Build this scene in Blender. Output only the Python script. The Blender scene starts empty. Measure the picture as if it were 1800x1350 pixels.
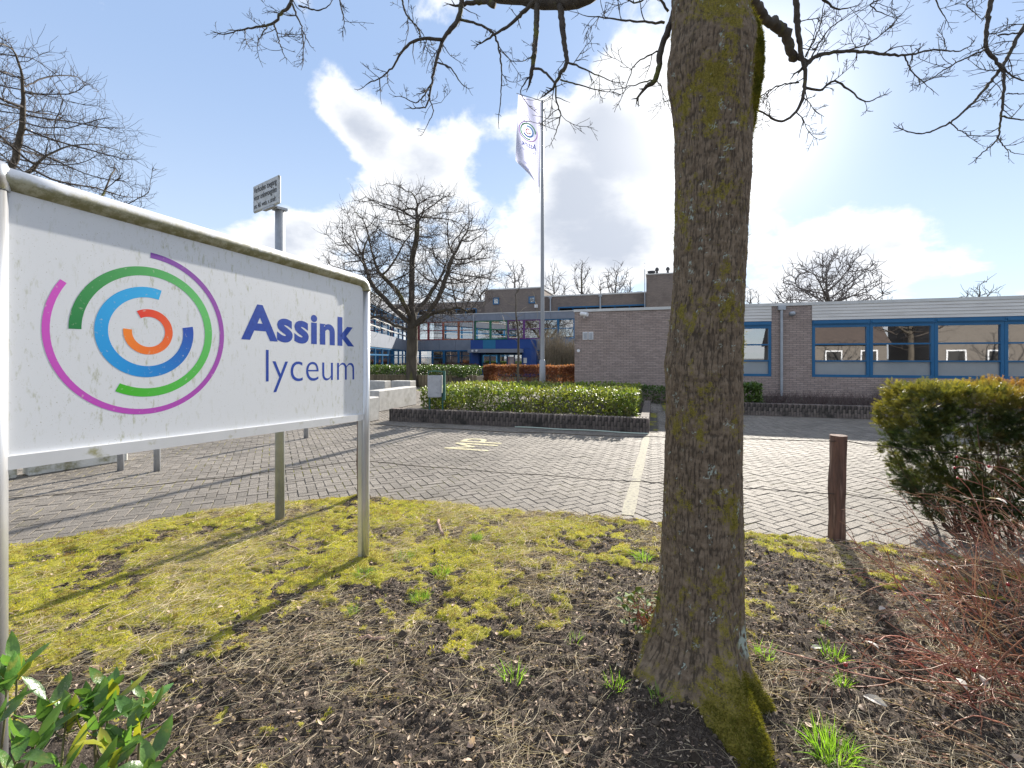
import bpy, math, random
import numpy as np
from mathutils import Vector, Matrix

# ------------------------------------------------------------------ camera, sky, sun, exposure
scene = bpy.context.scene
C = scene.collection
TH = math.radians(17.35); F = 800.0; YH = 628.0; H = 1.6
FW = np.array([-math.sin(TH), math.cos(TH)]); RT = np.array([math.cos(TH), math.sin(TH)])
def at(px, py, Z):
    u = (px - 900.0) / F
    h = FW * Z + RT * (u * Z)
    return np.array([h[0], h[1], H + (YH - py) / F * Z])
def gnd(px, py, z=0.0):
    return at(px, py, (H - z) * F / (py - YH))
def onY(px, py, Y):
    u = (px - 900.0) / F
    return at(px, py, Y / (FW[1] + RT[1] * u))
def depth(p):
    return p[0] * FW[0] + p[1] * FW[1]

cam = bpy.data.cameras.new('camera'); camo = bpy.data.objects.new('camera', cam); C.objects.link(camo)
cam.sensor_fit = 'HORIZONTAL'; cam.sensor_width = 36.0; cam.lens = 16.0
cam.shift_y = -(675.0 - YH) / 1800.0
cam.clip_start = 0.05; cam.clip_end = 2000
camo.location = (0, 0, H); camo.rotation_euler = (math.pi / 2, 0, TH)
scene.camera = camo

SUN_PX, SUN_PY = 1292, 205
_s = at(SUN_PX, SUN_PY, 1.0) - np.array([0, 0, H]); SUN = _s / np.linalg.norm(_s)
sun_el = math.asin(SUN[2]); sun_az = math.atan2(SUN[0], SUN[1])
sl = bpy.data.lights.new('sun', 'SUN'); sl.energy = 5.0; sl.angle = math.radians(0.55); sl.color = (1.0, 0.93, 0.82)
so = bpy.data.objects.new('sun', sl); C.objects.link(so)
so.rotation_euler = Vector(SUN).to_track_quat('Z', 'Y').to_euler(); so.location = (6, 30, 20)

world = bpy.data.worlds.new('World'); scene.world = world; world.use_nodes = True
wn = world.node_tree; wn.nodes.clear()
def N(t, kind, **kw):
    n = t.nodes.new(kind)
    for k, v in kw.items():
        if k == 'ins':
            for kk, vv in v.items():
                n.inputs[kk].default_value = vv
        else:
            setattr(n, k, v)
    return n
def lk(t, a, b): t.links.new(a, b)
def math_node(t, op, a=None, b=None, c=None, clamp=False):
    n = N(t, 'ShaderNodeMath', operation=op); n.use_clamp = clamp
    for i, v in enumerate((a, b, c)):
        if v is None: continue
        if hasattr(v, 'is_linked'): lk(t, v, n.inputs[i])
        else: n.inputs[i].default_value = v
    return n.outputs[0]
def maprange(t, v, a, b, c=0.0, d=1.0, smooth=True):
    n = N(t, 'ShaderNodeMapRange'); n.interpolation_type = 'SMOOTHSTEP' if smooth else 'LINEAR'
    lk(t, v, n.inputs[0])
    for i, x in zip((1, 2, 3, 4), (a, b, c, d)): n.inputs[i].default_value = x
    return n.outputs[0]
def mixc(t, f, a, b, blend='MIX'):
    n = N(t, 'ShaderNodeMix', data_type='RGBA', blend_type=blend)
    if hasattr(f, 'is_linked'): lk(t, f, n.inputs[0])
    else: n.inputs[0].default_value = f
    for i, v in ((6, a), (7, b)):
        if hasattr(v, 'is_linked'): lk(t, v, n.inputs[i])
        else: n.inputs[i].default_value = (*v, 1) if len(v) == 3 else v
    return n.outputs[2]

SKY_STRENGTH = 0.085
sky = N(wn, 'ShaderNodeTexSky', sky_type='NISHITA')
sky.sun_disc = False; sky.sun_elevation = sun_el; sky.sun_rotation = sun_az
sky.altitude = 20; sky.air_density = 1.0; sky.dust_density = 0.05; sky.ozone_density = 2.0
tc = N(wn, 'ShaderNodeTexCoord')
DIR = tc.outputs['Generated']
# cloud field: noise on a flattened sky plane plus a few broad banks of cumulus
sep = N(wn, 'ShaderNodeSeparateXYZ'); lk(wn, DIR, sep.inputs[0])
zc = math_node(wn, 'ADD', math_node(wn, 'MAXIMUM', sep.outputs[2], 0.0), 0.22)
px_ = math_node(wn, 'DIVIDE', sep.outputs[0], zc); py_ = math_node(wn, 'DIVIDE', sep.outputs[1], zc)
comb = N(wn, 'ShaderNodeCombineXYZ'); lk(wn, px_, comb.inputs[0]); lk(wn, py_, comb.inputs[1])
nz = N(wn, 'ShaderNodeTexNoise', ins={'Scale': 3.1, 'Detail': 12.0, 'Roughness': 0.60, 'Distortion': 0.15}); lk(wn, comb.outputs[0], nz.inputs[0])
nz2 = N(wn, 'ShaderNodeTexNoise', ins={'Scale': 7.0, 'Detail': 8.0, 'Roughness': 0.55, 'Distortion': 0.1}); lk(wn, DIR, nz2.inputs[0])
nz3 = N(wn, 'ShaderNodeTexNoise', ins={'Scale': 22.0, 'Detail': 8.0, 'Roughness': 0.6, 'Distortion': 0.3}); lk(wn, DIR, nz3.inputs[0])
banks = [(540, 125, 4, .14), (590, 170, 4, .2), (640, 215, 4, .22), (690, 290, 6, .26), (780, 300, 5, .16), (930, 220, 4, .16), (1000, 250, 6, .16), (1080, 350, 10, .36), (1010, 430, 8, .18), (1120, 190, 7, .2),
         (420, 385, 7, .2), (540, 400, 7, .22), (880, 470, 8, .12), (1480, 400, 7, .2), (1600, 330, 6, .22), (1680, 390, 5, .18), (1340, 230, 8, .2), (1420, 470, 6, .12), (1450, 530, 4, .1),
         (200, 15, 5, .16), (300, 170, 13, -.42), (60, 330, 12, -.3), (420, 270, 7, -.3), (440, 90, 6, -.24), (680, 80, 7, -.26), (760, 150, 5, -.2), (860, 110, 6, -.26), (870, 300, 3.5, -.22), (560, 300, 5, -.3), (960, 60, 6, -.14), (1600, 130, 14, -.52), (1740, 250, 8, -.4), (1500, 250, 6, -.3), (1745, 430, 5, -.2), (1780, 60, 11, -.4)]
tot = None
for bx, by, deg, wgt in banks:
    d = at(bx, by, 1.0) - np.array([0, 0, H]); d /= np.linalg.norm(d)
    vm = N(wn, 'ShaderNodeVectorMath', operation='DOT_PRODUCT'); lk(wn, DIR, vm.inputs[0]); vm.inputs[1].default_value = d
    r = maprange(wn, vm.outputs['Value'], math.cos(math.radians(deg * 1.25)), 1.0, 0.0, wgt)
    tot = r if tot is None else math_node(wn, 'ADD', tot, r)
dens = math_node(wn, 'ADD', math_node(wn, 'ADD', math_node(wn, 'ADD', math_node(wn, 'MULTIPLY', nz.outputs[0], 1.05), math_node(wn, 'MULTIPLY', nz2.outputs[0], 0.75)), tot), math_node(wn, 'MULTIPLY', math_node(wn, 'SUBTRACT', nz3.outputs[0], 0.5), 0.36))
cov = maprange(wn, dens, 0.80, 1.06)
thick = maprange(wn, math_node(wn, 'ADD', math_node(wn, 'ADD', math_node(wn, 'MULTIPLY', nz.outputs[0], 0.55), tot), math_node(wn, 'MULTIPLY', nz2.outputs[0], 0.5)), 0.68, 1.04)
sd = N(wn, 'ShaderNodeVectorMath', operation='DOT_PRODUCT'); lk(wn, DIR, sd.inputs[0]); sd.inputs[1].default_value = SUN
glow = math_node(wn, 'POWER', math_node(wn, 'MAXIMUM', sd.outputs['Value'], 0.0), 90.0)
K = 0.83 / SKY_STRENGTH
cloud = mixc(wn, thick, (0.61 * K, 0.62 * K, 0.635 * K), (0.33 * K, 0.36 * K, 0.42 * K))
lowz = maprange(wn, sep.outputs[2], 0.0, 0.55)
blue = mixc(wn, lowz, (0.42 * K, 0.49 * K, 0.585 * K), (0.235 * K, 0.325 * K, 0.495 * K))
clear = mixc(wn, 0.8, sky.outputs[0], blue)
skyc = mixc(wn, cov, clear, cloud)
haze_ = math_node(wn, 'MULTIPLY', math_node(wn, 'POWER', math_node(wn, 'MAXIMUM', sd.outputs['Value'], 0.0), 9.0), 0.12)
skyh = mixc(wn, haze_, skyc, (0.52 * K, 0.56 * K, 0.63 * K))
gl = mixc(wn, math_node(wn, 'MULTIPLY', glow, 0.8, clamp=True), skyh, (1.0 * K, 0.99 * K, 0.97 * K))
bg = N(wn, 'ShaderNodeBackground'); bg.inputs[1].default_value = SKY_STRENGTH; lk(wn, gl, bg.inputs[0])
wo = N(wn, 'ShaderNodeOutputWorld'); lk(wn, bg.outputs[0], wo.inputs[0])

scene.render.engine = 'CYCLES'
scene.cycles.max_bounces = 6; scene.cycles.diffuse_bounces = 3; scene.cycles.glossy_bounces = 3; scene.cycles.transparent_max_bounces = 10
scene.cycles.transmission_bounces = 4; scene.cycles.use_denoising = True
scene.cycles.sample_clamp_indirect = 6.0
vs = scene.view_settings; vs.view_transform = 'Standard'; vs.look = 'None'; vs.exposure = 1.2; vs.gamma = 1.0; vs.use_curve_mapping = False

rng = np.random.default_rng(7); random.seed(7)

# ------------------------------------------------------------------ helpers
LOC = {}
def link(o, parent=None):
    C.objects.link(o)
    if parent is not None: o.parent = parent
    return o
def origin(parent):
    return LOC.get(parent.name, np.zeros(3)) if parent is not None else np.zeros(3)
def tag(o, label=None, cat=None, group=None, kind=None):
    if label: o['label'] = label
    if cat: o['category'] = cat
    if group: o['group'] = group
    if kind: o['kind'] = kind
    return o
def thing(name, loc, label, cat, group=None, kind=None):
    o = bpy.data.objects.new(name, None); o.empty_display_size = 0.1
    o.location = tuple(float(v) for v in loc); link(o)
    LOC[o.name] = np.array(loc, float)
    return tag(o, label, cat, group, kind)
def mk_mesh(name, V, faces, smooth=False, col=None):
    """faces: list of int arrays (M,k)"""
    V = np.asarray(V, np.float32).reshape(-1, 3)
    if isinstance(faces, np.ndarray): faces = [faces]
    faces = [np.asarray(f, np.int32) for f in faces if len(f)]
    me = bpy.data.meshes.new(name)
    me.vertices.add(len(V)); me.vertices.foreach_set('co', V.ravel())
    nl = sum(f.size for f in faces); npoly = sum(len(f) for f in faces)
    me.loops.add(nl); me.polygons.add(npoly)
    me.loops.foreach_set('vertex_index', np.concatenate([f.ravel() for f in faces]))
    tot_ = np.concatenate([np.full(len(f), f.shape[1], np.int32) for f in faces])
    st = np.zeros(npoly, np.int32); st[1:] = np.cumsum(tot_)[:-1]
    me.polygons.foreach_set('loop_start', st); me.polygons.foreach_set('loop_total', tot_)
    me.polygons.foreach_set('use_smooth', np.full(npoly, bool(smooth)))
    if col is not None:
        a = me.color_attributes.new('Col', 'FLOAT_COLOR', 'POINT')
        c4 = np.ones((len(V), 4), np.float32); c4[:, :3] = col
        a.data.foreach_set('color', c4.ravel())
    me.update(calc_edges=True); me.validate()
    return me
def obj(name, V, faces, mat, parent=None, smooth=False, col=None, kind=None):
    V = np.asarray(V, float).reshape(-1, 3)
    base = V.mean(0) if parent is None else origin(parent)
    if parent is None:
        base = base.copy(); base[2] = V[:, 2].min()
    me = mk_mesh(name, V - base, faces, smooth, col); me.materials.append(mat)
    o = bpy.data.objects.new(name, me); link(o, parent)
    LOC[o.name] = base
    if parent is None: o.location = tuple(base)
    else:
        o.location = (0, 0, 0)
    if kind: o['kind'] = kind
    return o
class MB:
    """collects boxes / prisms / tubes; quads and tris"""
    def __init__(s): s.V = []; s.Q = []; s.T = []; s.n = 0
    def add(s, V, Q=None, T=None):
        V = np.asarray(V, float).reshape(-1, 3)
        if Q is not None and len(Q): s.Q.append(np.asarray(Q, int) + s.n)
        if T is not None and len(T): s.T.append(np.asarray(T, int) + s.n)
        s.V.append(V); s.n += len(V); return s
    def box(s, lo, hi):
        (x0, y0, z0), (x1, y1, z1) = lo, hi
        x0, x1 = min(x0, x1), max(x0, x1); y0, y1 = min(y0, y1), max(y0, y1); z0, z1 = min(z0, z1), max(z0, z1)
        return s.add([(x0, y0, z0), (x1, y0, z0), (x1, y1, z0), (x0, y1, z0), (x0, y0, z1), (x1, y0, z1), (x1, y1, z1), (x0, y1, z1)],
                     [(0, 3, 2, 1), (4, 5, 6, 7), (0, 1, 5, 4), (1, 2, 6, 5), (2, 3, 7, 6), (3, 0, 4, 7)])
    def obox(s, c, ax, ay, az):
        """oriented box: centre, half-vectors"""
        c, ax, ay, az = (np.asarray(v, float) for v in (c, ax, ay, az))
        P = [c + i * ax + j * ay + k * az for k in (-1, 1) for (i, j) in ((-1, -1), (1, -1), (1, 1), (-1, 1))]
        return s.add(P, [(0, 3, 2, 1), (4, 5, 6, 7), (0, 1, 5, 4), (1, 2, 6, 5), (2, 3, 7, 6), (3, 0, 4, 7)])
    def tube(s, pts, rad, n=6, cap=True):
        V, Q, T = tube_np(pts, rad, n, cap); return s.add(V, Q, T)
    def arr(s):
        V = np.concatenate(s.V) if s.V else np.zeros((0, 3))
        f = []
        if s.Q: f.append(np.concatenate(s.Q))
        if s.T: f.append(np.concatenate(s.T))
        return V, f
    def build(s, name, mat, parent=None, smooth=False, kind=None):
        V, f = s.arr(); return obj(name, V, f, mat, parent, smooth, kind=kind)
def tube_np(pts, rad, n=6, cap=True):
    P = np.asarray(pts, float); m = len(P)
    R = np.broadcast_to(np.asarray(rad, float), (m,))
    Tn = np.gradient(P, axis=0); Tn /= np.linalg.norm(Tn, axis=1, keepdims=True) + 1e-12
    ref = np.array([0.0, 0, 1]) if abs(Tn[:, 2]).mean() < 0.85 else np.array([1.0, 0.13, 0])
    A = np.cross(Tn, ref); A /= np.linalg.norm(A, axis=1, keepdims=True) + 1e-12
    if n >= 7 and m > 3:                 # carry the frame along so thick limbs do not twist
        a = np.cross(Tn[0], (1.0, 0.13, 0.2)); a /= np.linalg.norm(a)
        for i_ in range(m):
            a = a - Tn[i_] * (a @ Tn[i_]); a /= np.linalg.norm(a) + 1e-12; A[i_] = a
    B = np.cross(Tn, A)
    th = np.arange(n) * 2 * math.pi / n
    V = P[:, None, :] + R[:, None, None] * (np.cos(th)[None, :, None] * A[:, None, :] + np.sin(th)[None, :, None] * B[:, None, :])
    V = V.reshape(-1, 3)
    i = np.arange(m - 1)[:, None] * n; j = np.arange(n)[None, :]; j2 = (j + 1) % n
    Q = np.stack([i + j, i + j2, i + n + j2, i + n + j], -1).reshape(-1, 4)[:, ::-1]
    T = None
    if cap:
        V = np.concatenate([V, P[:1], P[-1:]]); a = m * n; b = a + 1; k = np.arange(n); k2 = (k + 1) % n
        T = np.concatenate([np.stack([np.full(n, a), k, k2], -1), np.stack([np.full(n, b), (m - 1) * n + k2, (m - 1) * n + k], -1)])
    return V, Q, T
def tubes_many(chains, sides=lambda r: 3 if r < 0.012 else (5 if r < 0.05 else 9)):
    mb = MB()
    for P, R in chains:
        n = sides(float(np.max(R))); V, Q, _ = tube_np(P, R, n, False); mb.add(V, Q)
    return mb
def rounded_box(lo, hi, b):
    """box with chamfered edges (24 verts)"""
    lo = np.array(lo, float); hi = np.array(hi, float); c = (lo + hi) / 2; h = (hi - lo) / 2
    V = []; 
    for ax in range(3):
        for sg in (-1, 1):
            for (p, q) in ((-1, -1), (1, -1), (1, 1), (-1, 1)):
                v = np.zeros(3); o1, o2 = (ax + 1) % 3, (ax + 2) % 3
                v[ax] = sg * h[ax]; v[o1] = p * (h[o1] - b); v[o2] = q * (h[o2] - b); V.append(v + c)
    V = np.array(V)
    import itertools
    Q = []; T = []
    for f in range(6):
        q = [4 * f, 4 * f + 1, 4 * f + 2, 4 * f + 3]
        Q.append(q if f % 2 else q[::-1])
    # edges
    def idx(ax, sg, p, q):
        k = {(-1, -1): 0, (1, -1): 1, (1, 1): 2, (-1, 1): 3}[(p, q)]
        return (ax * 2 + (sg > 0)) * 4 + k
    def vert(ax, s):     # vertex of corner s on face-axis ax
        return idx(ax, s[ax], s[(ax + 1) % 3], s[(ax + 2) % 3])
    for ax in range(3):
        o1, o2 = (ax + 1) % 3, (ax + 2) % 3
        for s1 in (-1, 1):
            for s2 in (-1, 1):
                a = [0, 0, 0]; a[o1] = s1; a[o2] = s2; lo_ = a[:]; hi_ = a[:]; lo_[ax] = -1; hi_[ax] = 1
                q = [vert(o1, lo_), vert(o1, hi_), vert(o2, hi_), vert(o2, lo_)]
                Q.append(q if s1 * s2 > 0 else q[::-1])
    for s in itertools.product((-1, 1), repeat=3):
        t = [vert(0, s), vert(1, s), vert(2, s)]
        T.append(t if s[0] * s[1] * s[2] > 0 else t[::-1])
    return V, np.array(Q), np.array(T)
def vnoise(x, y, z, seed=0):
    """value noise, numpy"""
    x, y, z = np.broadcast_arrays(np.asarray(x, float), np.asarray(y, float), np.asarray(z, float))
    xi = np.floor(x).astype(np.int64); yi = np.floor(y).astype(np.int64); zi = np.floor(z).astype(np.int64)
    xf = x - xi; yf = y - yi; zf = z - zi
    xf = xf * xf * (3 - 2 * xf); yf = yf * yf * (3 - 2 * yf); zf = zf * zf * (3 - 2 * zf)
    def h(a, b, c):
        n = (a * 374761393 + b * 668265263 + c * 2147483647 + seed * 974711) & 0x7fffffff
        n = ((n ^ (n >> 13)) * 1274126177) & 0x7fffffff
        n = n ^ (n >> 16)
        return (n & 0xffff) / 65535.0
    r = 0
    for dx in (0, 1):
        for dy in (0, 1):
            for dz in (0, 1):
                w = (xf if dx else 1 - xf) * (yf if dy else 1 - yf) * (zf if dz else 1 - zf)
                r = r + w * h(xi + dx, yi + dy, zi + dz)
    return r
def fbm(x, y, z=0.0, oct=4, seed=0):
    r = 0; a = 0.5
    for o in range(oct):
        r = r + a * vnoise(np.asarray(x) * 2 ** o, np.asarray(y) * 2 ** o, np.asarray(z) * 2 ** o, seed + o); a *= 0.5
    return r / (1 - 0.5 ** oct)

# ------------------------------------------------------------------ materials
MATS = {}
def base_mat(name):
    m = bpy.data.materials.new(name); m.use_nodes = True; t = m.node_tree; t.nodes.clear()
    o = N(t, 'ShaderNodeOutputMaterial'); p = N(t, 'ShaderNodeBsdfPrincipled'); lk(t, p.outputs[0], o.inputs[0])
    return m, t, p, o
def mat(name, c1, c2=None, scale=6.0, rough=0.7, bump=0.0, bscale=None, spec=0.4, metal=0.0, c3=None, s3=1.3, island=0.0, objrand=0.0, coords='Object', ttint=(1.5, 1.45, 0.8),
        detail=6.0, stretch=(1, 1, 1), trans=0.0, rough2=None, t3=(0.55, 0.7), coat=0.0, attr=None):
    m, t, p, o = base_mat(name)
    co = N(t, 'ShaderNodeTexCoord').outputs[coords]
    mp = N(t, 'ShaderNodeMapping'); mp.inputs['Scale'].default_value = stretch; lk(t, co, mp.inputs[0]); v = mp.outputs[0]
    c2 = c2 or tuple(x * 0.8 for x in c1)
    n1 = N(t, 'ShaderNodeTexNoise', ins={'Scale': scale, 'Detail': detail, 'Roughness': 0.6}); lk(t, v, n1.inputs[0])
    f = maprange(t, n1.outputs[0], 0.32, 0.68)
    col = mixc(t, f, c1, c2)
    if attr:
        at_ = N(t, 'ShaderNodeAttribute', attribute_name=attr); col = mixc(t, 1.0, col, at_.outputs[0], 'MULTIPLY')
    if c3 is not None:
        n3 = N(t, 'ShaderNodeTexNoise', ins={'Scale': s3, 'Detail': 8.0, 'Roughness': 0.62}); lk(t, v, n3.inputs[0])
        col = mixc(t, maprange(t, n3.outputs[0], *t3), col, c3)
    if island or objrand:
        src = N(t, 'ShaderNodeNewGeometry').outputs['Random Per Island'] if island else N(t, 'ShaderNodeObjectInfo').outputs['Random']
        k = island or objrand
        hv = N(t, 'ShaderNodeHueSaturation'); lk(t, col, hv.inputs['Color'])
        lk(t, maprange(t, src, 0, 1, 1 - k, 1 + k, False), hv.inputs['Value'])
        w = N(t, 'ShaderNodeTexWhiteNoise', noise_dimensions='1D'); lk(t, src, w.inputs['W'])
        lk(t, maprange(t, w.outputs[0], 0, 1, 0.5 - 0.03 * k, 0.5 + 0.03 * k, False), hv.inputs['Hue'])
        col = hv.outputs[0]
    lk(t, col, p.inputs['Base Color'])
    p.inputs['Roughness'].default_value = rough; p.inputs['Metallic'].default_value = metal
    p.inputs['Specular IOR Level'].default_value = spec
    if coat: p.inputs['Coat Weight'].default_value = coat; p.inputs['Coat Roughness'].default_value = 0.08
    if rough2 is not None: lk(t, maprange(t, n1.outputs[0], 0.3, 0.7, rough, rough2), p.inputs['Roughness'])
    if bump:
        nb = N(t, 'ShaderNodeTexNoise', ins={'Scale': bscale or scale * 4, 'Detail': 5.0, 'Roughness': 0.6}); lk(t, v, nb.inputs[0])
        b = N(t, 'ShaderNodeBump', ins={'Strength': bump, 'Distance': 0.01}); lk(t, nb.outputs[0], b.inputs['Height']); lk(t, b.outputs[0], p.inputs['Normal'])
    if trans:
        tr = N(t, 'ShaderNodeBsdfTranslucent')
        bc = N(t, 'ShaderNodeMix', data_type='RGBA', blend_type='MULTIPLY'); bc.inputs[0].default_value = 1.0
        lk(t, col, bc.inputs[6]); bc.inputs[7].default_value = (*ttint, 1); lk(t, bc.outputs[2], tr.inputs[0])
        ms = N(t, 'ShaderNodeMixShader'); ms.inputs[0].default_value = trans
        lk(t, p.outputs[0], ms.inputs[1]); lk(t, tr.outputs[0], ms.inputs[2]); lk(t, ms.outputs[0], o.inputs[0])
    MATS[name] = m
    return m
def brick_mat(name, c1, c2, mortar, bw=0.21, bh=0.0625, axis='XZ', stain=(0.05, 0.045, 0.045), stain_amt=0.5, mort=0.010):
    m, t, p, o = base_mat(name)
    co = N(t, 'ShaderNodeTexCoord').outputs['Object']
    s = N(t, 'ShaderNodeSeparateXYZ'); lk(t, co, s.inputs[0])
    c = N(t, 'ShaderNodeCombineXYZ')
    a = {'X': 0, 'Y': 1, 'Z': 2}
    hx = math_node(t, 'ADD', s.outputs[0], s.outputs[1]) if axis == 'XYZ' else s.outputs[a[axis[0]]]
    lk(t, hx, c.inputs[0]); lk(t, s.outputs[2], c.inputs[1])
    b = N(t, 'ShaderNodeTexBrick', offset=0.5, squash=1.0)
    for k, v in (('Scale', 1.0), ('Mortar Size', mort / 2), ('Mortar Smooth', 0.1), ('Bias', 0.0), ('Brick Width', bw), ('Row Height', bh)): b.inputs[k].default_value = v
    b.inputs['Color1'].default_value = (*c1, 1); b.inputs['Color2'].default_value = (*c2, 1); b.inputs['Mortar'].default_value = (*mortar, 1)
    lk(t, c.outputs[0], b.inputs[0])
    n = N(t, 'ShaderNodeTexNoise', ins={'Scale': 0.7, 'Detail': 8.0, 'Roughness': 0.65}); lk(t, co, n.inputs[0])
    n2 = N(t, 'ShaderNodeTexNoise', ins={'Scale': 14.0, 'Detail': 3.0}); lk(t, co, n2.inputs[0])
    col = mixc(t, maprange(t, n2.outputs[0], 0.3, 0.75, 0, 0.35), b.outputs[0], (c2[0] * 1.5, c2[1] * 1.45, c2[2] * 1.4))
    col = mixc(t, maprange(t, n.outputs[0], 0.52, 0.75, 0, stain_amt), col, stain)
    lk(t, col, p.inputs['Base Color']); p.inputs['Roughness'].default_value = 0.85
    bp = N(t, 'ShaderNodeBump', ins={'Strength': 0.5, 'Distance': 0.006}); bp.invert = True
    lk(t, b.outputs['Fac'], bp.inputs['Height']); lk(t, bp.outputs[0], p.inputs['Normal'])
    MATS[name] = m
    return m
def glass_mat(name, tint=(0.75, 0.8, 0.82), refl=0.16, rough=0.01):
    m, t, p, o = base_mat(name); t.nodes.remove(p)
    g = N(t, 'ShaderNodeBsdfGlossy'); g.inputs['Roughness'].default_value = rough; g.inputs['Color'].default_value = (0.95, 0.97, 1, 1)
    tr = N(t, 'ShaderNodeBsdfTransparent'); tr.inputs[0].default_value = (*tint, 1)
    fr = N(t, 'ShaderNodeFresnel', ins={'IOR': 1.5})
    f = math_node(t, 'ADD', fr.outputs[0], refl, clamp=True)
    co = N(t, 'ShaderNodeTexCoord').outputs['Object']
    nb = N(t, 'ShaderNodeTexNoise', ins={'Scale': 0.9, 'Detail': 1.0}); lk(t, co, nb.inputs[0])
    b = N(t, 'ShaderNodeBump', ins={'Strength': 0.02, 'Distance': 0.05}); lk(t, nb.outputs[0], b.inputs['Height']); lk(t, b.outputs[0], g.inputs['Normal'])
    ms = N(t, 'ShaderNodeMixShader'); lk(t, f, ms.inputs[0]); lk(t, tr.outputs[0], ms.inputs[1]); lk(t, g.outputs[0], ms.inputs[2]); lk(t, ms.outputs[0], o.inputs[0])
    MATS[name] = m
    return m

# ------------------------------------------------------------------ the setting: ground, pavement, verge
M_ground = mat('yard_surface', (0.16, 0.155, 0.15), (0.11, 0.11, 0.105), scale=1.5, rough=0.9, c3=(0.09, 0.10, 0.05), s3=0.15)
M_joint = mat('joint_sand', (0.12, 0.108, 0.088), (0.075, 0.068, 0.058), scale=9, rough=0.95, bump=0.6, bscale=90, c3=(0.24, 0.22, 0.03), s3=1.6, t3=(0.50, 0.58))
def paver_material(name, island):
    m, t, p, o = base_mat(name)
    ge = N(t, 'ShaderNodeNewGeometry'); pos = ge.outputs['Position']
    rnd = ge.outputs['Random Per Island'] if island else N(t, 'ShaderNodeObjectInfo').outputs['Random']
    n1 = N(t, 'ShaderNodeTexNoise', ins={'Scale': 90.0, 'Detail': 5.0, 'Roughness': 0.7}); lk(t, pos, n1.inputs[0])
    n2 = N(t, 'ShaderNodeTexNoise', ins={'Scale': 260.0, 'Detail': 2.0}); lk(t, pos, n2.inputs[0])
    n3 = N(t, 'ShaderNodeTexNoise', ins={'Scale': 0.55, 'Detail': 7.0, 'Roughness': 0.65}); lk(t, pos, n3.inputs[0])
    n4 = N(t, 'ShaderNodeTexNoise', ins={'Scale': 3.4, 'Detail': 7.0, 'Roughness': 0.7}); lk(t, pos, n4.inputs[0])
    c = mixc(t, maprange(t, n1.outputs[0], .35, .65), (0.31, 0.277, 0.238), (0.19, 0.168, 0.145))
    c = mixc(t, maprange(t, n2.outputs[0], .58, .68), c, (0.52, 0.49, 0.45))
    c = mixc(t, maprange(t, n2.outputs[0], .42, .34), c, (0.08, 0.072, 0.066))
    c = mixc(t, maprange(t, n3.outputs[0], .44, .66, 0, .5), c, (0.125, 0.112, 0.098))
    c = mixc(t, maprange(t, n4.outputs[0], .58, .72, 0, .55), c, (0.15, 0.14, 0.075))
    hv = N(t, 'ShaderNodeHueSaturation'); lk(t, c, hv.inputs['Color']); lk(t, maprange(t, rnd, 0, 1, .72, .96, False), hv.inputs['Value'])
    lk(t, hv.outputs[0], p.inputs['Base Color']); lk(t, maprange(t, n1.outputs[0], .3, .7, .62, .85), p.inputs['Roughness']); p.inputs['Specular IOR Level'].default_value = .22
    b = N(t, 'ShaderNodeBump', ins={'Strength': .9, 'Distance': .006}); lk(t, math_node(t, 'ADD', n1.outputs[0], n2.outputs[0]), b.inputs['Height']); lk(t, b.outputs[0], p.inputs['Normal'])
    return m
M_paver = paver_material('concrete_paver', True); M_paver_o = paver_material('concrete_paver_near', False)
g = 600.0
ground = obj('ground', [(-g, -g, -0.06), (g, -g, -0.06), (g, g, -0.06), (-g, g, -0.06)], np.array([(0, 1, 2, 3)]), M_ground); tag(ground, kind='structure')

# edge of the verge, read as ground points from left to right
EDGE = [gnd(*p) for p in [(-900, 1180), (-300, 1040), (20, 962), (90, 953), (260, 922), (400, 897), (500, 885), (640, 876), (700, 880), (800, 888), (900, 897), (1000, 905), (1100, 914),
                          (1300, 938), (1480, 951), (1600, 965), (1800, 1000), (2300, 1100)]]
EX = np.array([e[0] for e in EDGE]); EY = np.array([e[1] for e in EDGE])
_o = np.argsort(EX); EX = EX[_o]; EY = EY[_o]
def edge_y(x): return np.interp(x, EX, EY) + 0.05 * (fbm(np.asarray(x) * 2.1, 3.3, 0, 3, 5) - 0.5) + 0.09 * (fbm(np.asarray(x) * 7.0, 1.3, 0, 3, 6) - 0.5)

pave = obj('pavement', [(-22, 0.5, -0.006), (16, 0.5, -0.006), (16, 36.0, -0.006), (-22, 36.0, -0.006)], np.array([(0, 1, 2, 3)]), M_joint); tag(pave, kind='structure')
# pavers: 45 degree herringbone of 0.21 x 0.105 m blocks
L, Wd, GAP = 0.21, 0.105, 0.0055
rs = math.sqrt(0.5)
def herring():
    out = []
    n = 170
    i, j = np.meshgrid(np.arange(-n, n), np.arange(-n, n), indexing='ij')
    i = i.ravel(); j = j.ravel()
    # herringbone lattice: cell (i,j) of unit Wd; tile pattern of period 4
    k = (i - j) % 4
    hA = k == 0      # horizontal brick covering (i,j),(i+1,j)
    hB = k == 3      # vertical brick covering (i,j),(i,j+1) 
    a = np.stack([i[hA] + 1.0, j[hA] + 0.5, np.zeros(hA.sum())], 1)
    b = np.stack([i[hB] + 0.5, j[hB] + 1.0, np.ones(hB.sum())], 1)
    return np.concatenate([a, b])
hb = herring()
cxy = hb[:, :2] * Wd
cw = np.stack([(cxy[:, 0] - cxy[:, 1]) * rs, (cxy[:, 0] + cxy[:, 1]) * rs], 1) + np.array([-3.0, 9.0])
ang = np.where(hb[:, 2] < 0.5, math.pi / 4, 3 * math.pi / 4)
PL_X0, PL_X1, PL_Y0, PL_Y1 = -4.55, 0.12, 9.99, 13.8    # brick planter footprint
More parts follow.
